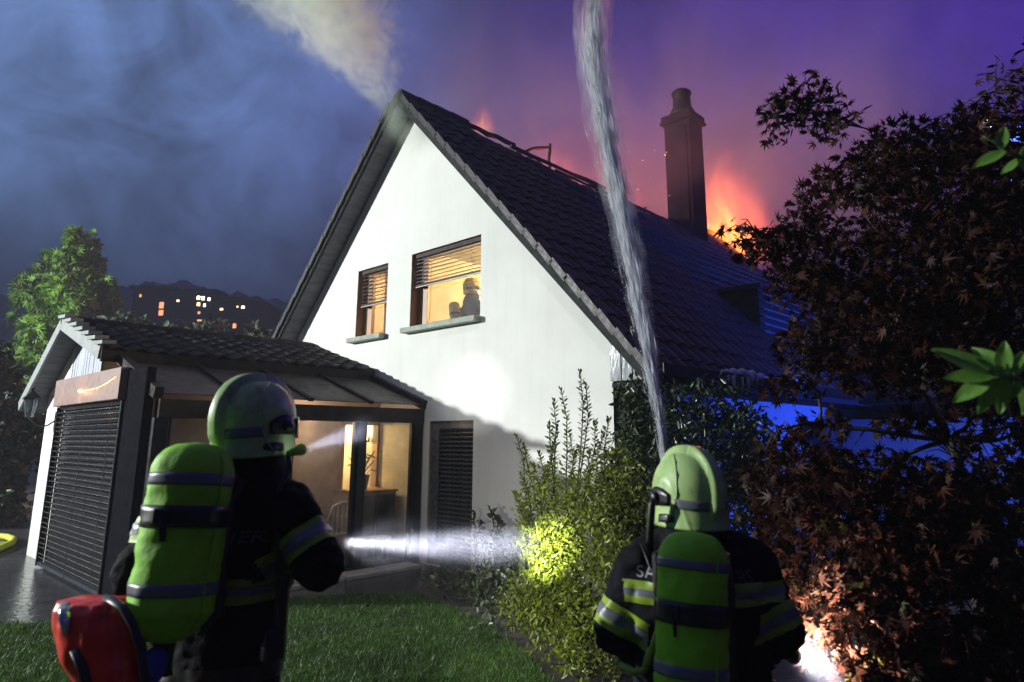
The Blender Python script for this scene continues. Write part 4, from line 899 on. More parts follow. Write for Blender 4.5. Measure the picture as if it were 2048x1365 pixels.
def helmet(parent, c, az, pitch, s=1.0, mat=None, band=True, torch=None, flap=False):
    """shell with a raised comb, flared neck edge, side plates, grey band; local +y is the front"""
    mat = mat or helm_m; NA, NZ = 128, 30; vs_ = []; fs_ = []
    def surf(th, h):
        # h -1 (rim) .. 1 (crown)
        if h < 0:
            z = h * .125; k = 1.0 + .035 * (-h) ** 2 * (1 if math.cos(th) < .3 else .2) - .02 * math.sin(math.pi * -h)
        else:
            z = .150 * math.sin(h * math.pi / 2); k = max(0, math.cos(h * math.pi / 2)) ** .82
        st, ct = math.sin(th), math.cos(th); x = .128 * k * st; y = .158 * k * ct + (.006 if ct > 0 else 0)
        w = abs(x); crest = max(0, min(1, (.030 - w) / .010)) if h > -.75 else 0; crest = crest * crest * (3 - 2 * crest); fadeh = min(1, max(0, (h + .75) / .4))
        if h < 0 and ct > 0: fadeh *= max(0, 1 + h * 2.5)
        cr = .026 * crest * fadeh if crest > 0 else 0
        n = Vector((st * .2 * (1 - abs(h)), ct * (1 - max(0, h) ** 2), max(0.02, h))).normalized()
        # swage line sweeping round the side
        yy = y + .02; sw = math.exp(-((z - (.05 - 1.3 * (yy - .02) ** 2 / .1)) / .010) ** 2) * .004 if abs(x) > .05 else 0
        return Vector((x, y, z)) + n * cr + Vector((st, ct * .6, .2)) * sw
    for j in range(NZ + 1):
        h = -1 + 2 * j / NZ
        for i in range(NA): vs_.append(surf(2 * math.pi * i / NA, h) * s)
    for j in range(NZ):
        for i in range(NA): fs_.append((j * NA + i, j * NA + (i + 1) % NA, (j + 1) * NA + (i + 1) % NA, (j + 1) * NA + i))
    o = MB().add(vs_, fs_).build('helmet', mat, parent, smooth=True)
    o.modifiers.new('t', 'SOLIDIFY').thickness = .006 * s
    o.location = Vector(c) - parent.location; o.rotation_euler = (R(pitch), 0, -R(az))
    # black lining under the rim
    MB().lathe([(.116 * s, -.118 * s), (.10 * s, -.05 * s), (.02 * s, .02 * s)], 24).build('lining', black_rub, o).scale = (1, 1.2, 1)
    def patch(name, m, th0, th1, h0, h1, off, nn_=12, hh=3):
        vv_ = []; ff = []
        for j in range(hh + 1):
            for i in range(nn_ + 1):
                th = th0 + (th1 - th0) * i / nn_; h = h0(i / nn_) + (h1(i / nn_) - h0(i / nn_)) * j / hh
                p = surf(th, h) * s; vv_.append(p + Vector((p.x, p.y, p.z * .4)).normalized() * off * s)
        for j in range(hh):
            for i in range(nn_): k_ = j * (nn_ + 1) + i; ff.append((k_, k_ + 1, k_ + nn_ + 2, k_ + nn_ + 1))
        q_ = MB().add(vv_, ff).build(name, m, o, smooth=True); sd_ = q_.modifiers.new('t', 'SOLIDIFY'); sd_.thickness = .004 * s; sd_.offset = -1; return q_
    if band:
        for sg in (-1, 1): patch('reflective_band', silver, sg * R(112), sg * R(166), lambda t: -.42 - .03 * t, lambda t: -.14 - .04 * t, .003)
    for sg in (-1, 1):
        patch('side_plate', black_rub, sg * R(62), sg * R(104), lambda t: -.45 + .1 * t, lambda t: -.02 + .10 * math.sin(t * 3.1), .007, 10)
        patch('ear_vent', black_rub, sg * R(84), sg * R(112), lambda t: -.88 + .08 * t, lambda t: -.66 + .06 * math.sin(t * 3.1), .003, 8)
        q_ = MB().lathe([(.001, -.012), (.020, -.012), (.022, .004), (.012, .012), (.001, .012)], 14).build('pivot', black_rub, o, smooth=True); p = surf(sg * R(78), -.18) * s; q_.location = p + Vector((sg * .012, 0, 0)); q_.rotation_euler = (0, sg * R(90), 0)
        # moulded line on the shell
        pts = [surf(sg * R(a), h) * s + Vector((sg * .003, 0, .001)) for a, h in ((98, -.9), (108, -.6), (114, -.3), (118, 0), (116, .3), (106, .55), (84, .74))]
        MB().tube(pts, .0035 * s, 6).build('shell_seam', mat, o, smooth=True)
    patch('visor', M('visor_dark', (.02, .02, .02), .12), -R(58), R(58), lambda t: -.55, lambda t: .02, .012, 16, 4)
    if flap:
        q_ = MB().lathe([(.001, 0), (.016, .002), (.018, .016), (.008, .024), (.001, .025)], 12).build('screw_cap', black_rub, o, smooth=True); q_.location = surf(-R(88), -.3) * s + Vector((-.012, 0, 0)); q_.rotation_euler = (0, -R(90), 0)
    return o
def bottle(parent, top, bot, r, bands, label=None, seed=0, mat=None):
    """air cylinder in a soft cover, wrinkled, rounded at both ends"""
    top, bot = Vector(top) - parent.location, Vector(bot) - parent.location; ax = (top - bot).normalized(); L = (top - bot).length; x = ax.orthogonal().normalized(); y = ax.cross(x); n = 40; m = 60
    def rad(t):
        z = t * L; e = r * .85
        if z > L - e: k = (z - (L - e)) / e; q = math.sqrt(max(0, 1 - k * k)) ** .8
        elif z < e * .9: k = 1 - z / (e * .9); q = math.sqrt(max(0, 1 - k * k)) ** .8 * .55 + .45 * (1 - k) + .0
        else: q = 1
        return r * q
    def pt(t, a, off=0):
        wv = Vector((math.cos(a) * 2.2, math.sin(a) * 2.2, t * 9 + seed)); wr = (1 - abs(mnoise.noise(wv * .8)) * 2) * .006 + mnoise.noise(Vector((a * 2, t * 26, seed))) * .0022
        for b in bands: wr -= .006 * math.exp(-((t - b[0]) / .03) ** 2) if b[2] == 'strap' else 0
        rr = max(.001, rad(t) + wr * (rad(t) / r) + off); return bot + ax * t * L + (x * math.cos(a) + y * math.sin(a)) * rr
    vs_ = [pt(j / m, 2 * math.pi * i / n) for j in range(m + 1) for i in range(n)]; fs_ = [(j * n + i, j * n + (i + 1) % n, (j + 1) * n + (i + 1) % n, (j + 1) * n + i) for j in range(m) for i in range(n)]
    o = MB().add(vs_, fs_ + [tuple(range(n))[::-1], tuple(range(m * n, m * n + n))]).build('air_cylinder', mat or lime, parent, smooth=True)
    for (t, w, kind) in bands:
        vv_ = []; ff = []; hw = w / L / 2; ks = (-1, -1, -.4, .4, 1, 1); of = (0, .0012, .002, .002, .0012, 0)
        for q_, k_ in zip(of, ks):
            for i in range(n): vv_.append(pt(t + k_ * hw, 2 * math.pi * i / n, q_ + (.004 if kind == 'strap' else 0)))
        for j in range(5):
            for i in range(n): ff.append((j * n + i, j * n + (i + 1) % n, (j + 1) * n + (i + 1) % n, (j + 1) * n + i))
        MB().add(vv_, ff).build('strap' if kind == 'strap' else 'reflective_band', black_rub if kind == 'strap' else silver, o, smooth=True)
    tocam = (Vector((0, 0, H)) - (bot + parent.location)); tocam -= ax * tocam.dot(ax); tocam.normalize(); a0 = math.atan2(tocam.dot(y), tocam.dot(x))
    MB().tube([pt(t, a0 + .75, .0015) for t in np.linspace(.06, .95, 40)], .0028, 5).build('seam', mat or lime, o, smooth=True)
    for (t, w, kind) in bands:
        if kind == 'strap':
            bk = MB().box((-.026, -.006, -.022), (.026, .006, .022)).build('buckle', metal_dk, o, bevel=.004); q_ = (pt(t, a0 - .55, .012) - (bot + ax * t * L)).normalized()
            bk.matrix_local = Matrix.Translation(pt(t, a0 - .55, .010)) @ Matrix((ax.cross(q_), q_, ax)).transposed().to_4x4()
            MB().tube([pt(t, a0 - .5, .008), pt(t - .05, a0 - .45, .006), pt(t - .12, a0 - .42, .006)], [.012, .011, .009], 6, flat=.25).build('strap_end', black_rub, o)
    v0 = bot - ax * .05; MB().tube([bot + ax * .01, v0, v0 - ax * .03], [.03, .028, .035], 10).build('valve', metal_dk, o, smooth=True)
    return o
def back_text(body, parent, txt, c, right, up, size, mat, ray):
    cu = bpy.data.curves.new('t', 'FONT'); cu.body = txt; cu.size = size; cu.align_x = 'CENTER'; cu.extrude = 0; o = bpy.data.objects.new('t', cu); COL.objects.link(o)
    dg = bpy.context.evaluated_depsgraph_get(); dg.update(); me = bpy.data.meshes.new_from_object(o.evaluated_get(dg)); bpy.data.objects.remove(o); bpy.data.curves.remove(cu)
    bm = bmesh.new(); bm.from_mesh(me); bmesh.ops.triangulate(bm, faces=bm.faces); bmesh.ops.subdivide_edges(bm, edges=bm.edges, cuts=1)
    t = BVHTree.FromPolygons([v.co for v in body.data.vertices], [p.vertices[:] for p in body.data.polygons])
    for v in bm.verts:
        q = Vector(c) + Vector(right) * v.co.x + Vector(up) * v.co.y; h = t.ray_cast(q - Vector(ray) * 1.0, Vector(ray)); v.co = (h[0] - Vector(ray) * .005) if h[0] else q
    bm.to_mesh(me); bm.free(); me.materials.clear(); me.materials.append(mat); return link('lettering', me, parent)
print_m = M('grey_print', (.34, .34, .36), .6)

def man(name, label, az, chest, neck, head, hipz, sh_r, sh_l, el_r, el_l, wr_r, wr_l, feet_f=(.12, -.10), voxel=.0125, seed=0, crouch=0.0, fat=1.0):
    """clothed figure grown as one surface; points are world positions"""
    base = Vector((chest.x, chest.y, 0)); f = Vector((math.sin(R(az)), math.cos(R(az)), 0)); r = Vector((f.y, -f.x, 0))
    root = empty(name, base, 0, label, 'person'); loc = lambda p: Vector(p) - base; mb = MB(); hp_ = loc(chest) * 1.0; cz = chest.z
    hip = Vector((0, 0, hipz)); c = loc(chest); nk = loc(neck); hd = loc(head)
    rings = []
    for t, hw, hd_ in ((-.05, .19, .15), (.0, .215, .16), (.25, .20, .155), (.5, .215, .165), (.78, .245, .175), (1.0, .225, .15)):
        p = hip.lerp(c, t); rings.append((p, r * hw * fat, f * hd_ * fat))
    rings.append((c.lerp(nk, .35), r * .185 * fat, f * .125)); rings.append((c.lerp(nk, .7), r * .125, f * .105)); rings.append((nk, r * .095, f * .095))
    ringloft(mb, rings, 26, 2.3); cap(mb, nk - Vector((0, 0, .04)), hd - Vector((0, 0, .03)), .085, .075)
    # head with brow, nose, chin and ears
    hf = Vector((math.sin(R(az)), math.cos(R(az)), 0)); ball(mb, hd, .078, .098, .118, r, hf); ball(mb, hd + hf * .06 - Vector((0, 0, .085)), .045, .04, .04, r, hf); cap(mb, hd + hf * .092 + Vector((0, 0, .005)), hd + hf * .112 - Vector((0, 0, .028)), .011, .016, 8)
    for sg in (-1, 1): ball(mb, hd + r * sg * .080 - Vector((0, 0, .01)), .012, .022, .034, r, hf)
    # collar
    ringloft(mb, [(nk - Vector((0, 0, .07)), r * .150, f * .135), (nk, r * .120, f * .115), (nk + Vector((0, 0, .05)), r * .108, f * .108)], 20)
    for sh, el, wr, sg in ((sh_r, el_r, wr_r, 1), (sh_l, el_l, wr_l, -1)):
        sh, el, wr = loc(sh), loc(el), loc(wr); cap(mb, c.lerp(nk, .1) + r * sg * .12, sh, .105, .092); cap(mb, sh, sh.lerp(el, .5), .092, .080); cap(mb, sh.lerp(el, .5), el, .080, .074); cap(mb, el, wr, .072, .055); ball(mb, wr, .056, .056, .03, r, f)
        d = (wr - el).normalized(); up_ = Vector((0, 0, 1)); s_ = (up_ - d * up_.dot(d)).normalized(); pn = d.cross(s_) * (1 if sg > 0 else -1); hand(mb, wr + d * .04, d, pn if True else -pn, s_, .85)
    for sg, ff in ((1, feet_f[0]), (-1, feet_f[1])):
        h0 = hip + r * sg * .11 - Vector((0, 0, .02)); ft = r * sg * .15 + f * ff + Vector((0, 0, .09)); kn = h0.lerp(ft, .5) + f * (.05 + crouch)
        cap(mb, h0, kn, .125, .092); cap(mb, kn, ft + Vector((0, 0, .04)), .09, .072); cap(mb, ft - f * .05 - Vector((0, 0, .035)), ft + f * .17 - Vector((0, 0, .045)), .052, .045)
    body = grow(mb, 'body', [black_fab, skin_m], root, voxel, .012, seed, 8.0, hd + hf * .03, .150)
    return root, body, f, r, loc

# --- firefighter on the left
L = dict(chest=P(468, 1020, 2.50), neck=P(500, 940, 2.47), head=P(508, 862, 2.46))
L['sh_r'], L['el_r'], L['wr_r'] = P(572, 1020, 2.40), P(640, 1132, 2.36), P(606, 1112, 2.56)
L['sh_l'], L['el_l'], L['wr_l'] = P(345, 1030, 2.62), P(272, 1150, 2.52), P(310, 1250, 2.66)
root, body, f, r, loc = man('person', 'firefighter in black with a green helmet and lime air cylinder beside the red bag', 30, L['chest'], L['neck'], L['head'], .95, L['sh_r'], L['sh_l'], L['el_r'], L['el_l'], L['wr_r'], L['wr_l'], seed=3)
hL = helmet(root, P(508, 842, 2.44), 27, 4, .96, flap=True)
tor = MB().tube([(0, -.05, 0), (0, .01, 0), (0, .03, 0), (0, .05, 0)], [.012, .014, .019, .021], 12).build('torch', lime, hL, smooth=True)
tor.location = hL.rotation_euler.to_matrix().inverted() @ (P(592, 903, 2.34) - hL.location - root.location)
HT = P(600, 902, 2.36); HTO = P(945, 785, 9.52)
tor.rotation_euler = (hL.rotation_euler.to_matrix().inverted() @ (HTO - HT).to_track_quat('Y', 'Z').to_matrix()).to_euler()
MB().tube([(0, .0505, 0), (0, .052, 0)], [.016, .016], 12).build('lens', lens_m, root).matrix_local = Matrix.Translation(P(592, 903, 2.34) - root.location) @ (HTO - HT).to_track_quat('Y', 'Z').to_matrix().to_4x4()
bottle(root, P(396, 885, 2.20), P(330, 1290, 2.14), .117, [(.80, .036, 'grey'), (.615, .062, 'strap'), (.265, .036, 'grey')], seed=1)
MB().box((-.10, -.03, -.20), (.10, .03, .26)).build('back_plate', black_rub, root, bevel=.02).matrix_local = Matrix.Translation(loc(P(415, 1100, 2.34))) @ Matrix.Rotation(-R(30), 4, 'Z')
a, b = L['sh_r'] - root.location, L['el_r'] - root.location
stripe(body, a, b, .42, .78, .16, lime_band, .004, root); stripe(body, a, b, .53, .67, .16, silver, .007, root)
a, b = L['sh_l'] - root.location, L['el_l'] - root.location
stripe(body, a, b, .22, .62, .16, lime_band, .004, root); stripe(body, a, b, .34, .50, .16, silver, .007, root)
bz = loc(P(470, 1160, 2.5)).z
stripe(body, (0, 0, bz - .04), (0, 0, bz + .04), 0, 1, .235, lime_band, .004, root); stripe(body, (0, 0, bz - .014), (0, 0, bz + .014), 0, 1, .235, silver, .007, root)
back_text(body, root, 'POMPIERS', loc(P(505, 1078, 2.4)), r, Vector((0, 0, 1)), .052, M('faded_print', (.10, .07, .08), .7), f)
hs = MB().tube([loc(P(x, y, D)) for x, y, D in ((577, 905, 2.40), (580, 940, 2.36), (562, 970, 2.34), (552, 1010, 2.33), (556, 1100, 2.31), (560, 1180, 2.30), (560, 1260, 2.30), (548, 1290, 2.30))], [.009] * 8, 8).build('breathing_hose', black_rub, root, smooth=True)
MB().lathe([(.012, -.06), (.03, -.05), (.034, -.01), (.022, .01), (.026, .035), (.010, .05)], 14).build('regulator', metal_dk, root, smooth=True).location = loc(P(543, 1285, 2.30))
MB().box((-.02, -.014, -.13), (.02, .014, .12)).build('strap_end', black_rub, root, bevel=.006).location = loc(P(562, 1230, 2.31))
MB().tube([loc(P(x, y, D)) for x, y, D in ((432, 1200, 2.22), (448, 1100, 2.24), (462, 1000, 2.27), (490, 960, 2.30))], [.016] * 4, 6, flat=.4).build('shoulder_strap', black_rub, root)
MB().tube([loc(P(x, y, D)) for x, y, D in ((400, 1270, 2.20), (430, 1230, 2.22), (444, 1160, 2.23), (446, 1100, 2.24))], [.011] * 4, 8).build('air_line', black_rub, root, smooth=True)
pch = MB(); ball(pch, (0, 0, 0), .038, .035, .05, Vector((1, 0, 0)), Vector((0, 1, 0))); o = pch.build('pouch', blue_fab, root, smooth=True); o.location = loc(P(306, 1332, 2.10)); o['label'] = 'small blue pouch at the hip'
def belt(body, root, z0_, r_):
    stripe(body, (0, 0, z0_ - .028), (0, 0, z0_ + .028), 0, 1, r_, black_rub, .010, root, 'belt')
belt(body, root, 1.06, .26)
# torch in his right hand
td = (P(1090, 1092, 6.1) - P(645, 1083, 2.72)).normalized()
tch = empty('hand_torch', P(640, 1084, 2.72), 0, 'black hand torch held by the left firefighter, shining at the bush', 'torch'); tch.rotation_euler = td.to_track_quat('Y', 'Z').to_euler()
MB().tube([(0, -.12, 0), (0, .02, 0), (0, .04, 0), (0, .07, 0)], [.018, .018, .03, .032], 12).build('barrel', black_rub, tch, smooth=True); MB().tube([(0, .0705, 0), (0, .072, 0)], [.027, .027], 12).build('lens', lens_m, tch)
lamp('hand_torch_light', 'SPOT', P(640, 1084, 2.72) + td * .16, 10000, (1, .97, .86), .015, P(1095, 1098, 6.1), 10.5, 1.0)
lamp('hand_torch_spill', 'SPOT', P(640, 1084, 2.72) + td * .16, 420, (1, .96, .84), .015, P(1090, 1130, 6.1), 44, 1.0)
lamp('helmet_torch_light', 'SPOT', HT + (HTO - HT).normalized() * .06, 1000, (1, 1, .95), .012, HTO, 11, 1.0)

# red bag hanging at his side
bag = empty('red_bag', P(215, 1330, 2.10), 0, 'shiny red tarpaulin bag with a black strap at the lower left corner', 'bag'); b0 = bag.location.copy()
rings = []
for (x0, x1, y, dp) in ((150, 236, 1196, .03), (128, 250, 1201, .06), (124, 258, 1216, .08), (126, 264, 1244, .095), (136, 270, 1280, .10), (154, 276, 1322, .10), (178, 282, 1365, .095), (205, 286, 1420, .08), (230, 280, 1470, .05)):
    c = P((x0 + x1) / 2, y, 2.10) - b0; rings.append((c, Vector(((x1 - x0) / 2 * 2.10 / FPX, -.02, .0)), Vector((.02, dp, 0))))
full = []
for i in range(len(rings) - 1):
    for t in np.linspace(0, 1, 6)[:-1]: full.append(tuple(rings[i][k].lerp(rings[i + 1][k], t) for k in range(3)))
full.append(rings[-1]); mb = MB(); ringloft(mb, full, 48, 2.2)
nv = []
for v in mb.v:
    v = Vector(v); a = math.atan2(v.y, v.x + .0); z = v.z; k = max(0, min(1, (z + .02) / .2)); v += Vector((math.cos(a), math.sin(a), 0)) * ((math.sin(a * 11 + z * 14) * .007 + math.sin(a * 17 - z * 9) * .004) * k + mnoise.noise(v * 14) * .010); nv.append(tuple(v))
mb.v = nv; sh_ = mb.build('shell', red_pvc, bag, smooth=True)
bst = [P(x, y, D) - b0 for x, y, D in ((205, 1194, 2.12), (222, 1200, 2.02), (245, 1215, 1.985), (266, 1250, 1.975), (282, 1300, 1.97), (292, 1370, 1.97), (296, 1440, 1.98))]
MB().tube(bst, [.011] * 7, 8, flat=.3).build('strap', black_rub, bag, smooth=True)
MB().tube([P(x, y, D) - b0 for x, y, D in ((148, 1300, 1.995), (166, 1340, 1.99), (182, 1400, 1.99))], [.012] * 3, 8, flat=.3).build('strap', black_rub, bag, smooth=True)
MB().tube([P(x, y, D) - b0 for x, y, D in ((131, 1206, 2.03), (129, 1235, 2.0), (134, 1270, 2.0))], [.013, .016, .010], 8, flat=.35).build('reflective_patch', M('bright_reflector', (.7, .7, .72), .15, metal=.6), bag, smooth=True)

# --- firefighter on the right
Rr = dict(chest=P(1394, 1130, 2.55), neck=P(1386, 1075, 2.53), head=P(1380, 998, 2.52))
Rr['sh_r'], Rr['el_r'], Rr['wr_r'] = P(1500, 1135, 2.54), P(1562, 1262, 2.50), P(1480, 1325, 2.76)
Rr['sh_l'], Rr['el_l'], Rr['wr_l'] = P(1285, 1135, 2.54), P(1232, 1262, 2.54), P(1310, 1320, 2.80)
root, body, f, r, loc = man('person', 'firefighter in black with a pale helmet and green air cylinder aiming the water jet', -4, Rr['chest'], Rr['neck'], Rr['head'], .82, Rr['sh_r'], Rr['sh_l'], Rr['el_r'], Rr['el_l'], Rr['wr_r'], Rr['wr_l'], seed=8, crouch=.12, fat=1.08)
hR = helmet(root, P(1379, 983, 2.50), -25, 2, .92)
bottle(root, P(1387, 1062, 2.24), P(1380, 1450, 2.18), .104, [(.815, .028, 'grey'), (.565, .062, 'strap'), (.275, .034, 'grey')], seed=5)
MB().box((-.13, -.03, -.34), (.13, .03, .20)).build('back_plate', black_rub, root, bevel=.02).matrix_local = Matrix.Translation(loc(P(1388, 1230, 2.37)))
for s_, e_ in (('sh_r', 'el_r'), ('sh_l', 'el_l')):
    a, b = Rr[s_] - root.location, Rr[e_] - root.location
    stripe(body, a, b, .60, .98, .15, lime_band, .004, root); stripe(body, a, b, .72, .86, .15, silver, .007, root)
bz = loc(P(1394, 1192, 2.38)).z
stripe(body, (0, 0, bz - .034), (0, 0, bz + .034), 0, 1, .285, lime_band, .004, root); stripe(body, (0, 0, bz - .011), (0, 0, bz + .011), 0, 1, .285, silver, .007, root)
back_text(body, root, 'SA', loc(P(1298, 1160, 2.4)), r, Vector((0, 0, 1)), .055, print_m, f); back_text(body, root, 'ERS', loc(P(1482, 1166, 2.4)), r, Vector((0, 0, 1)), .055, M('faint_print', (.06, .055, .06), .7), f)
MB().tube([loc(P(x, y, D)) for x, y, D in ((1308, 1000, 2.42), (1304, 1010, 2.42), (1299, 1075, 2.44), (1300, 1110, 2.44))], [.013] * 4, 8).build('breathing_hose', black_rub, root, smooth=True)
MB().tube([loc(P(x, y, D)) for x, y, D in ((1283, 1085, 2.44), (1300, 1130, 2.40), (1322, 1180, 2.34), (1335, 1240, 2.30))], [.010] * 4, 8, flat=.5).build('shoulder_strap', black_rub, root, smooth=True)
MB().tube([loc(P(x, y, D)) for x, y, D in ((1330, 1240, 2.26), (1312, 1270, 2.24), (1300, 1310, 2.24), (1298, 1330, 2.25))], [.008, .009, .009, .006], 8).build('lime_tag', lime_band, root, smooth=True)
MB().tube([loc(P(x, y, D)) for x, y, D in ((1452, 1110, 2.32), (1462, 1180, 2.33), (1462, 1300, 2.33), (1458, 1390, 2.33))], [.02] * 4, 8, flat=.5).build('shoulder_strap', black_rub, root, smooth=True)

belt(body, root, .98, .30)
MB().tube([loc(P(x, y, D)) for x, y, D in ((1240, 1330, 2.44), (1268, 1345, 2.40), (1290, 1340, 2.38), (1300, 1300, 2.36))], [.012] * 4, 8).build('carabiner_loop', lime_band, root, smooth=True)
# hose and nozzle in front of him
nz0 = P(1345, 1165, 2.95); nz1 = P(1338, 1090, 3.0)
nzl = empty('fire_nozzle', nz0, 0, 'branch pipe held in front of the right firefighter, throwing the jet', 'nozzle')
d = (nz1 - nz0).normalized(); nzl.rotation_euler = d.to_track_quat('Y', 'Z').to_euler()
MB().tube([(0, -.16, 0), (0, -.05, 0), (0, -.04, 0), (0, .08, 0), (0, .16, 0)], [.028, .028, .036, .03, .02], 14).build('barrel', metal_dk, nzl, smooth=True); MB().tube([(0, -.06, -.03), (0, -.07, -.09), (0, -.06, -.13)], [.015] * 3, 8).build('grip', black_rub, nzl)
hz = [nz0 - d * .16, nz0 - d * .3 + Vector((.05, -.03, 0)), Vector((nz0.x + .2, nz0.y - .15, .55)), Vector((nz0.x + .5, nz0.y - .5, .08)), Vector((nz0.x + 1.2, nz0.y - 1.5, .04)), Vector((nz0.x + 1.6, nz0.y - 4, .04))]
hq = []
for i in range(len(hz) - 1):
    for t in np.linspace(0, 1, 6)[:-1]: hq.append(hz[i].lerp(hz[i + 1], t))
tag(MB().tube(hq, .026, 10).build('fire_hose', M('hose_red', (.25, .05, .03), .6), smooth=True), 'thin attack hose leading to the nozzle of the right firefighter', 'hose')
rt0 = P(1572, 1302, 2.72); rt1 = P(1770, 1425, 3.5); td = (rt1 - rt0).normalized()
tch = empty('hand_torch', rt0, 0, 'black hand torch of the right firefighter, shining down at the maple', 'torch'); tch.rotation_euler = td.to_track_quat('Y', 'Z').to_euler()
MB().tube([(0, -.12, 0), (0, .02, 0), (0, .04, 0), (0, .07, 0)], [.018, .018, .03, .032], 12).build('barrel', black_rub, tch, smooth=True); MB().tube([(0, .0705, 0), (0, .072, 0)], [.027, .027], 12).build('lens', lens_m, tch)
lamp('maple_torch_light', 'SPOT', rt0 + td * .09, 460, (1, .88, .76), .015, P(1750, 1235, 3.25), 92, 1.0)
lamp('maple_torch_beam', 'SPOT', rt0 + td * .09, 55, (.95, .97, 1), .015, rt1, 12, .8)

# --- firefighter inside the large window
D_ = 10.75
Wd = dict(chest=P(943, 612, D_), neck=P(943, 594, D_), head=P(944, 582, D_)); lift_ = Vector((0, 0, -2.5))
hd_ = P(944, 578, D_); ch_ = hd_ + Vector((-.02, 0, -.40)); nk_ = hd_ + Vector((0, 0, -.17))
root, body, f, r, loc = man('person', 'firefighter with an amber lit helmet standing inside the large upper window', 40, ch_ + lift_, nk_ + lift_, hd_ + lift_, .85, ch_ + lift_ + Vector((.17, -.12, .05)), ch_ + lift_ + Vector((-.17, .12, .02)), ch_ + lift_ + Vector((.20, -.14, -.25)), ch_ + lift_ + Vector((-.28, .05, -.22)), ch_ + lift_ + Vector((.3, .1, -.38)), ch_ + lift_ + Vector((-.34, -.02, -.44)), voxel=.02, seed=12)
helmet(root, hd_ + lift_ + Vector((0, 0, .02)), 50, 0, .95, helm_w)
bottle(root, ch_ + lift_ + Vector((-.26, -.10, .16)), ch_ + lift_ + Vector((-.20, -.16, -.36)), .085, [(.6, .03, 'strap')], mat=M('amber_cover', (.55, .36, .10), .6))
a, b = ch_ + lift_ + Vector((-.17, .12, .02)) - root.location, ch_ + lift_ + Vector((-.28, .05, -.22)) - root.location
stripe(body, a, b, .35, .75, .15, lime_band, .004, root)
root.location.z = 2.5

# ------------------------------------------------------------------ water jet and spray
def water_mat(name, col, alpha, gl=.15):
    m = bpy.data.materials.new(name); m.use_nodes = True; n = NT(m.node_tree); m.node_tree.nodes.clear()
    t = n.new('ShaderNodeBsdfTransparent'); d = n.new('ShaderNodeBsdfDiffuse'); d.inputs[0].default_value = (*col, 1); tl = n.new('ShaderNodeBsdfTranslucent'); tl.inputs[0].default_value = (*col, 1)
    g_ = n.new('ShaderNodeBsdfGlossy'); g_.inputs['Roughness'].default_value = .25; a = n.new('ShaderNodeMixShader'); a.inputs[0].default_value = .55; m.node_tree.links.new(d.outputs[0], a.inputs[1]); m.node_tree.links.new(tl.outputs[0], a.inputs[2])
    b_ = n.new('ShaderNodeMixShader'); b_.inputs[0].default_value = gl; m.node_tree.links.new(a.outputs[0], b_.inputs[1]); m.node_tree.links.new(g_.outputs[0], b_.inputs[2])
    c = n.new('ShaderNodeMixShader'); c.inputs[0].default_value = alpha; m.node_tree.links.new(t.outputs[0], c.inputs[1]); m.node_tree.links.new(b_.outputs[0], c.inputs[2])
    o = n.new('ShaderNodeOutputMaterial'); m.node_tree.links.new(c.outputs[0], o.inputs[0]); return m
jet_m = water_mat('jet_water', (.94, .96, 1.0), .42, .04)
JP = [(1340, 1085, 3.0, 7), (1330, 912, 3.15, 8), (1313, 800, 3.5, 13), (1298, 710, 3.9, 17), (1276, 590, 4.7, 23), (1254, 480, 5.6, 27), (1232, 370, 6.6, 29), (1212, 270, 7.6, 32), (1196, 180, 8.6, 34), (1185, 80, 9.8, 34), (1190, -40, 11.2, 40), (1210, -200, 13, 55)]
jp = np.array([list(P(x, y, D)) for x, y, D, _ in JP]); jr = np.array([.74 * w * D / FPX for _, _, D, w in JP]); jk = np.linspace(0, 1, len(JP))
def jet_at(t): return np.stack([np.interp(t, jk, jp[:, i]) for i in range(3)], -1), np.interp(t, jk, jr)
nS = 17000; t0 = rng.random(nS) ** .9; c0, r0 = jet_at(t0); c1, r1 = jet_at(np.minimum(1, t0 + .02 + .05 * rng.random(nS)))
ang = rng.random(nS) * 6.283; rad_ = np.abs(rng.normal(0, .40, nS)); rad_ = np.minimum(rad_, 1.5)
clump = np.array([mnoise.noise(Vector((t * 34, math.cos(a) * .9, math.sin(a) * .9))) for t, a in zip(t0, ang)]); rad_ *= 1 + .9 * clump; kp = clump > -.32 * (.25 + t0); t0, ang, rad_ = t0[kp], ang[kp], rad_[kp]; nS = len(t0); c0, r0 = c0[kp], r0[kp]; c1, r1 = c1[kp], r1[kp]
axd = c1 - c0; axd /= np.linalg.norm(axd, axis=1)[:, None]; e1 = np.cross(axd, np.array([0., 1, 0])); e1 /= np.linalg.norm(e1, axis=1)[:, None]; e2 = np.cross(axd, e1)
off = e1 * np.cos(ang)[:, None] + e2 * np.sin(ang)[:, None]
a_ = c0 + off * (rad_ * r0)[:, None]; b_ = c1 + off * (rad_ * r1)[:, None] + rng.normal(0, .03, (nS, 3)) * r1[:, None] * 3
w_ = (.0012 + .0040 * rng.random(nS)) * (.45 + t0 * 1.6); mid = (a_ + b_) / 2
sd_ = rnd_dir(nS); sd_ -= axd * (sd_ * axd).sum(1)[:, None]; sd_ /= np.linalg.norm(sd_, axis=1)[:, None]; s2 = np.cross(axd, sd_)
V_ = np.stack([a_, mid + sd_ * w_[:, None], mid - sd_ * w_[:, None] * .5 + s2 * w_[:, None] * .87, mid - sd_ * w_[:, None] * .5 - s2 * w_[:, None] * .87, b_], 1)
F_ = np.array([(0, 1, 2), (0, 2, 3), (0, 3, 1), (4, 2, 1), (4, 3, 2), (4, 1, 3)])
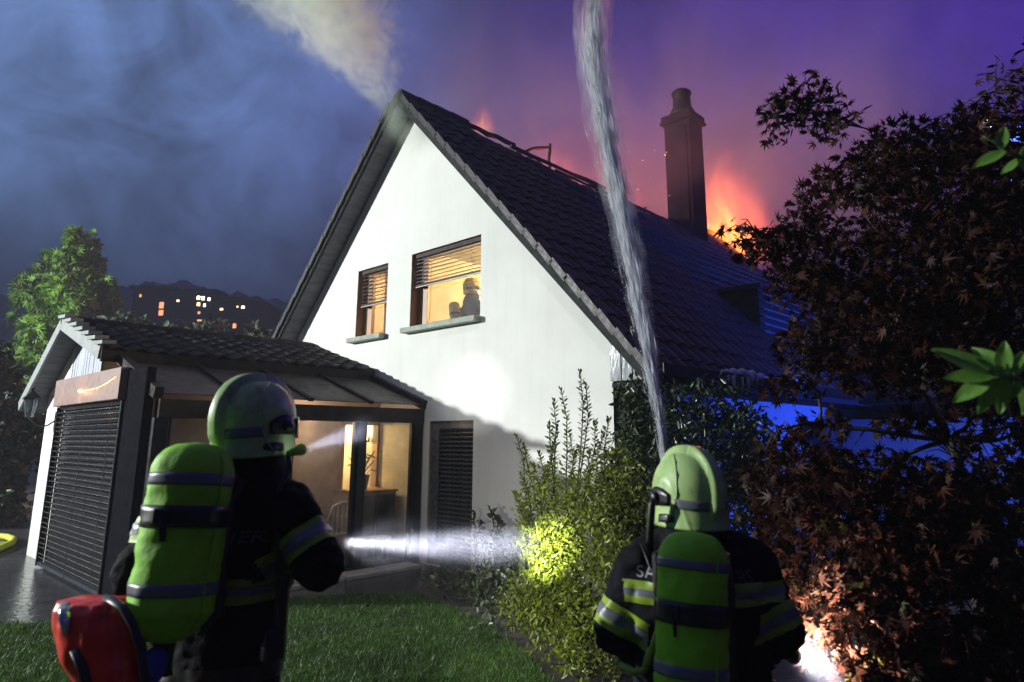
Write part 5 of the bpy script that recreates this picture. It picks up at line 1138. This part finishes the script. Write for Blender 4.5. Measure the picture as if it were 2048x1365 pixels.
jet = link('water_jet', np_mesh('water_jet', V_.reshape(-1, 3), (F_[None] + (np.arange(nS) * 5)[:, None, None]).reshape(-1, 3), jet_m)); tag(jet, 'tall white jet of water rising from the right firefighter towards the roof', 'water jet')
def jetvol(n, pv):
    co = n.coord('Object'); x, y, z = n.xyz(co); nz = n.noise(n.vec(n.m('MULTIPLY', x, 5), n.m('MULTIPLY', y, 1.5), n.m('MULTIPLY', z, 1.2)), 1.6, 6, .65, .5)
    n.put(pv.inputs['Density'], n.m('MULTIPLY', n.mr(nz, .44, .66, .04, 1), 1.0)); pv.inputs['Color'].default_value = (.90, .94, 1, 1); pv.inputs['Anisotropy'].default_value = .1
_jm = bpy.data.materials.new('jet_spray'); _jm.use_nodes = True; _n = NT(_jm.node_tree); _jm.node_tree.nodes.clear(); _o = _n.new('ShaderNodeOutputMaterial'); _p = _n.new('ShaderNodeVolumePrincipled'); _jm.node_tree.links.new(_p.outputs[0], _o.inputs['Volume']); jetvol(_n, _p); _jm.cycles.volume_step_rate = .06
tt = np.linspace(.0, 1, 60); cc, rr_ = jet_at(tt)
jv = MB().tube([Vector(c) for c in cc], [float(r * 1.75 * (1 + .22 * mnoise.noise(Vector((t * 30, 1, 2))))) for r, t in zip(rr_, tt)], 14).build('spray', _jm, jet); jv['kind'] = 'stuff'
#@@DROPS
def drops(name, p, rad, label):
    oc = np.array([(1, 0, 0), (-1, 0, 0), (0, 1, 0), (0, -1, 0), (0, 0, 1), (0, 0, -1)], float); of = np.array([(0, 2, 4), (2, 1, 4), (1, 3, 4), (3, 0, 4), (2, 0, 5), (1, 2, 5), (3, 1, 5), (0, 3, 5)])
    v = p[:, None, :] + oc[None] * rad[:, None, None]; o = link(name, np_mesh(name, v.reshape(-1, 3), (of[None] + (np.arange(len(p)) * 6)[:, None, None]).reshape(-1, 3), water_mat(name, (.85, .87, .92), .9, .3))); return tag(o, label, 'spray', kind='stuff')
n = 7000; t = rng.random(n) ** .8; c_, r_j = jet_at(t); a_j = rng.random(n) * 6.283; k_j = rng.gamma(2.0, .36, n) + .25
jd = drops('jet_droplets', c_ + (np.stack([np.cos(a_j), .5 * np.sin(a_j), .3 * np.sin(a_j)], -1) * (k_j * r_j)[:, None]) + rng.normal(0, .01, (n, 3)), (.0015 + .0045 * rng.random(n) ** 2) * (.35 + t * 1.5), 'fine drops breaking away from the tall water jet')
s0 = np.array(P(660, 1083, 2.78)); s1 = np.array(P(1060, 1100, 5.9)); n = 220; t = rng.random(n); p = s0 + (s1 - s0) * t[:, None] + rng.normal(0, 1, (n, 3)) * (.02 + .075 * t)[:, None]
drops('spray_droplets', p, (.0008 + .0013 * rng.random(n) ** 2) * (.6 + t), 'fine water drops glittering in the torch beam before the winter garden')

# ------------------------------------------------------------------ smoke, flames, haze
def vol_mat(name, build):
    m = bpy.data.materials.new(name); m.use_nodes = True; n = NT(m.node_tree); m.node_tree.nodes.clear(); o = n.new('ShaderNodeOutputMaterial'); pv = n.new('ShaderNodeVolumePrincipled'); m.node_tree.links.new(pv.outputs[0], o.inputs['Volume']); build(n, pv); return m
def vol_box(name, lo, hi, m, label, cat, loc=(0, 0, 0), rz=0, rate=1.0):
    o = MB().box(lo, hi).build(name, m); o.location = loc; o.rotation_euler = (0, 0, rz); m.cycles.volume_step_rate = rate; return tag(o, label, cat, kind='stuff')
def plume(n, pv):
    co = n.coord('Object'); x, y, z = n.xyz(co); wob = n.noise(co, .55, 3, .5); w2 = n.noise(n.vec(y, z, x), .7, 3, .5)
    cx = n.m('ADD', n.m('ADD', -.10, n.m('MULTIPLY', z, -.58)), n.m('MULTIPLY', n.m('SUBTRACT', wob, .5), n.m('MULTIPLY', z, .9)))
    cy = n.m('MULTIPLY', n.m('SUBTRACT', w2, .5), .8)
    rr = n.m('ADD', .46, n.m('MULTIPLY', n.m('MAXIMUM', z, 0), .80))
    dx = n.m('SUBTRACT', x, cx); dy = n.m('SUBTRACT', y, cy); r_ = n.m('DIVIDE', n.m('SQRT', n.m('ADD', n.m('MULTIPLY', dx, dx), n.m('MULTIPLY', dy, dy))), rr)
    fall = n.mr(r_, .15, 1.15, 1, 0, True); nz = n.noise(co, 1.5, 8, .68, 1.7)
    den = n.m('MULTIPLY', n.mr(n.m('SUBTRACT', nz, n.m('MULTIPLY', n.m('SUBTRACT', 1.0, fall), .30)), 0.34, .60, 0, 1, True), n.m('MULTIPLY', fall, n.mr(z, -.95, -.1, 0, 1)))
    n.put(pv.inputs['Density'], n.m('MULTIPLY', den, 1.7)); pv.inputs['Color'].default_value = (.86, .97, .84, 1)
vol_box('smoke_plume', (-7.0, -2.4, -1.0), (3.6, 2.4, 7.5), vol_mat('smoke_white', plume), 'pale smoke plume pouring from the top of the white gable', 'smoke', W(-.45, -.5, 7.40), 0, .35)
def firesmoke(n, pv):
    co = n.coord('Object'); x, y, z = n.xyz(co); nz = n.noise(n.vec(x, y, n.m('MULTIPLY', z, .7)), .22, 5, .58, 1.0)
    edge = n.m('MULTIPLY', n.m('MULTIPLY', n.mr(n.m('ABSOLUTE', x), 6, 13, 1, 0, True), n.mr(n.m('ABSOLUTE', y), 4, 8, 1, 0, True)), n.m('MULTIPLY', n.mr(z, 1.5, 10, 1, 0, True), n.mr(z, -2.2, -.5, 0, 1, True)))
    n.put(pv.inputs['Density'], n.m('MULTIPLY', n.m('MULTIPLY', n.mr(nz, .36, .66, .12, 1), edge), .12)); pv.inputs['Color'].default_value = (.82, .72, .80, 1)
vol_box('fire_smoke', (-13, -8, -2.2), (13, 8, 14), vol_mat('smoke_fire', firesmoke), 'reddish smoke drifting behind the burning ridge and chimney', 'smoke', P(1330, 440, 27), R(-8), .9)
def roofsmoke(n, pv):
    co = n.coord('Object'); x, y, z = n.xyz(co); nz = n.noise(n.vec(x, n.m('MULTIPLY', y, .8), z), .55, 6, .6, 1.2)
    edge = n.m('MULTIPLY', n.m('MULTIPLY', n.mr(n.m('ABSOLUTE', x), .6, 2.6, 1, 0, True), n.mr(n.m('ABSOLUTE', y), 1.4, 3.4, 1, 0, True)), n.mr(z, 1.0, 3.2, 1, 0, True))
    n.put(pv.inputs['Density'], n.m('MULTIPLY', n.m('MULTIPLY', n.mr(nz, .38, .66, .05, 1), edge), .15)); pv.inputs['Color'].default_value = (.62, .52, .66, 1)
vol_box('roof_smoke', (-2.8, -5, -1.2), (2.8, 5, 3.6), vol_mat('smoke_roof', roofsmoke), 'dark smoke rolling off the burnt ridge between gable and chimney', 'smoke', W(.3, 4.4, 7.0), ROT, .6)
def flame_mat(name, sx, sy, sz, k, seed):
    def b(n, pv):
        co = n.coord('Object'); x, y, z = n.xyz(co); nz = n.noise(n.vec(x, n.m('ADD', y, seed), n.m('MULTIPLY', z, .55)), 3.0 / sz, 6, .62, 1.6)
        h = n.m('DIVIDE', z, sz); rr = n.mr(h, 0, 1, 1, .25)
        dx = n.m('DIVIDE', n.m('ADD', x, n.m('MULTIPLY', h, -sx * .15)), n.m('MULTIPLY', rr, sx)); dy = n.m('DIVIDE', y, n.m('MULTIPLY', rr, sy)); r_ = n.m('SQRT', n.m('ADD', n.m('MULTIPLY', dx, dx), n.m('MULTIPLY', dy, dy)))
        body_ = n.m('MULTIPLY', n.mr(r_, .0, 1.0, 1, 0, True), n.m('MULTIPLY', n.mr(h, 0, 1.0, 1, 0, True), n.mr(h, -.12, .04, 0, 1, True)))
        e = n.m('MULTIPLY', body_, n.mr(nz, .36, .64, .08, 1.5)); pv.inputs['Density'].default_value = .02; pv.inputs['Color'].default_value = (.3, .2, .2, 1)
        n.put(pv.inputs['Emission Strength'], n.m('MULTIPLY', e, k)); n.put(pv.inputs['Emission Color'], n.mix(n.mr(e, .05, .75), (1, .10, .05), (1, .36, .04)))
    return vol_mat(name, b)
def flame(loc, sx, sy, sz, k, label, seed=0):  # glow of fire-lit smoke is put in as the volume's own emission
    vol_box('flames', (-sx, -sy, -sz * .15), (sx, sy, sz), flame_mat('flame', sx, sy, sz, k, seed), label, 'flames', loc, 0, .5)
flame(P(1440, 505, 18.8), 2.2, 1.3, 3.6, 3.4, 'orange flames and emitted smoke glow right of the chimney')
flame(P(962, 262, 12.9), .42, .4, .75, 1.6, 'small orange flame licking over the ridge near the gable', 4)
flame(P(1090, 365, 14.0), .9, .5, .85, .55, 'red glow in the slit of the burnt ridge left of the jet', 8)
flame(W(-.95, 3.9, 6.75), 1.5, .8, 1.9, 1.5, 'low red fire glow along the burnt ridge behind the broken rafter', 12)
flame(W(-1.1, 6.6, 6.7), 1.8, .8, 2.2, 1.1, 'low red fire glow along the ridge left of the chimney', 17)
# sparks
n = 11; em = M('ember', (1, .45, .12), emit=8); p = np.array([list(P(random.uniform(1180, 1340), random.uniform(280, 460), random.uniform(13, 16))) for _ in range(n)])
oc = np.array([(1, 0, 0), (-1, 0, 0), (0, 1, 0), (0, -1, 0), (0, 0, 1), (0, 0, -1)], float); of = np.array([(0, 2, 4), (2, 1, 4), (1, 3, 4), (3, 0, 4), (2, 0, 5), (1, 2, 5), (3, 1, 5), (0, 3, 5)])
v = p[:, None, :] + oc[None] * (.004 + .007 * rng.random(n))[:, None, None]
tag(link('embers', np_mesh('embers', v.reshape(-1, 3), (of[None] + (np.arange(n) * 6)[:, None, None]).reshape(-1, 3), em)), 'tiny glowing embers floating left of the chimney', 'embers', kind='stuff')
# bluish mist tubes added and shaped along the torch beams to make them show
def mist(L, r, k):
    def b(n, pv):
        co = n.coord('Object'); x, y, z = n.xyz(co); nz = n.noise(n.vec(x, n.m('MULTIPLY', y, .5), z), 7, 5, .65, .6); r_ = n.m('SQRT', n.m('ADD', n.m('MULTIPLY', x, x), n.m('MULTIPLY', z, z)))
        e = n.m('MULTIPLY', n.mr(r_, .1 * r, r, 1, 0, True), n.m('MULTIPLY', n.mr(y, 0, L * .7, .10, 1), n.mr(y, L * .75, L, 1, 0)))
        n.put(pv.inputs['Density'], n.m('MULTIPLY', n.m('MULTIPLY', n.mr(nz, .3, .7, .25, 1), e), k)); pv.inputs['Color'].default_value = (.66, .70, 1, 1)
    return b
def beam_mist(a, b, L, r, k, label):
    o = vol_box('torch_beam_mist', (-r, 0, -r), (r, L, r), vol_mat('mist', mist(L, r, k)), label, 'mist', a, 0, .5); o.rotation_euler = (b - a).to_track_quat('Y', 'Z').to_euler()
beam_mist(P(656, 1084, 2.84), P(1090, 1092, 6.1), 3.45, .16, .21, 'water mist shaped along the torch beam before the winter garden')
beam_mist(HT, HTO, 1.0, .10, .18, 'faint mist added along the beam of the left helmet torch')
beam_mist(rt0 + (rt1 - rt0).normalized() * .1, rt1, 1.0, .12, 1.0, 'mist added along the torch beam at the lower right')
hz_m = vol_mat('haze_air', lambda n, pv: (setattr(pv.inputs['Density'], 'default_value', .0016), setattr(pv.inputs['Color'], 'default_value', (.80, .87, 1.0, 1))))
tag(MB().box((-262, -62, -1), (262, 422, 56)).build('haze', hz_m), 'thin smoke haze hanging in the night air', 'haze', kind='stuff')
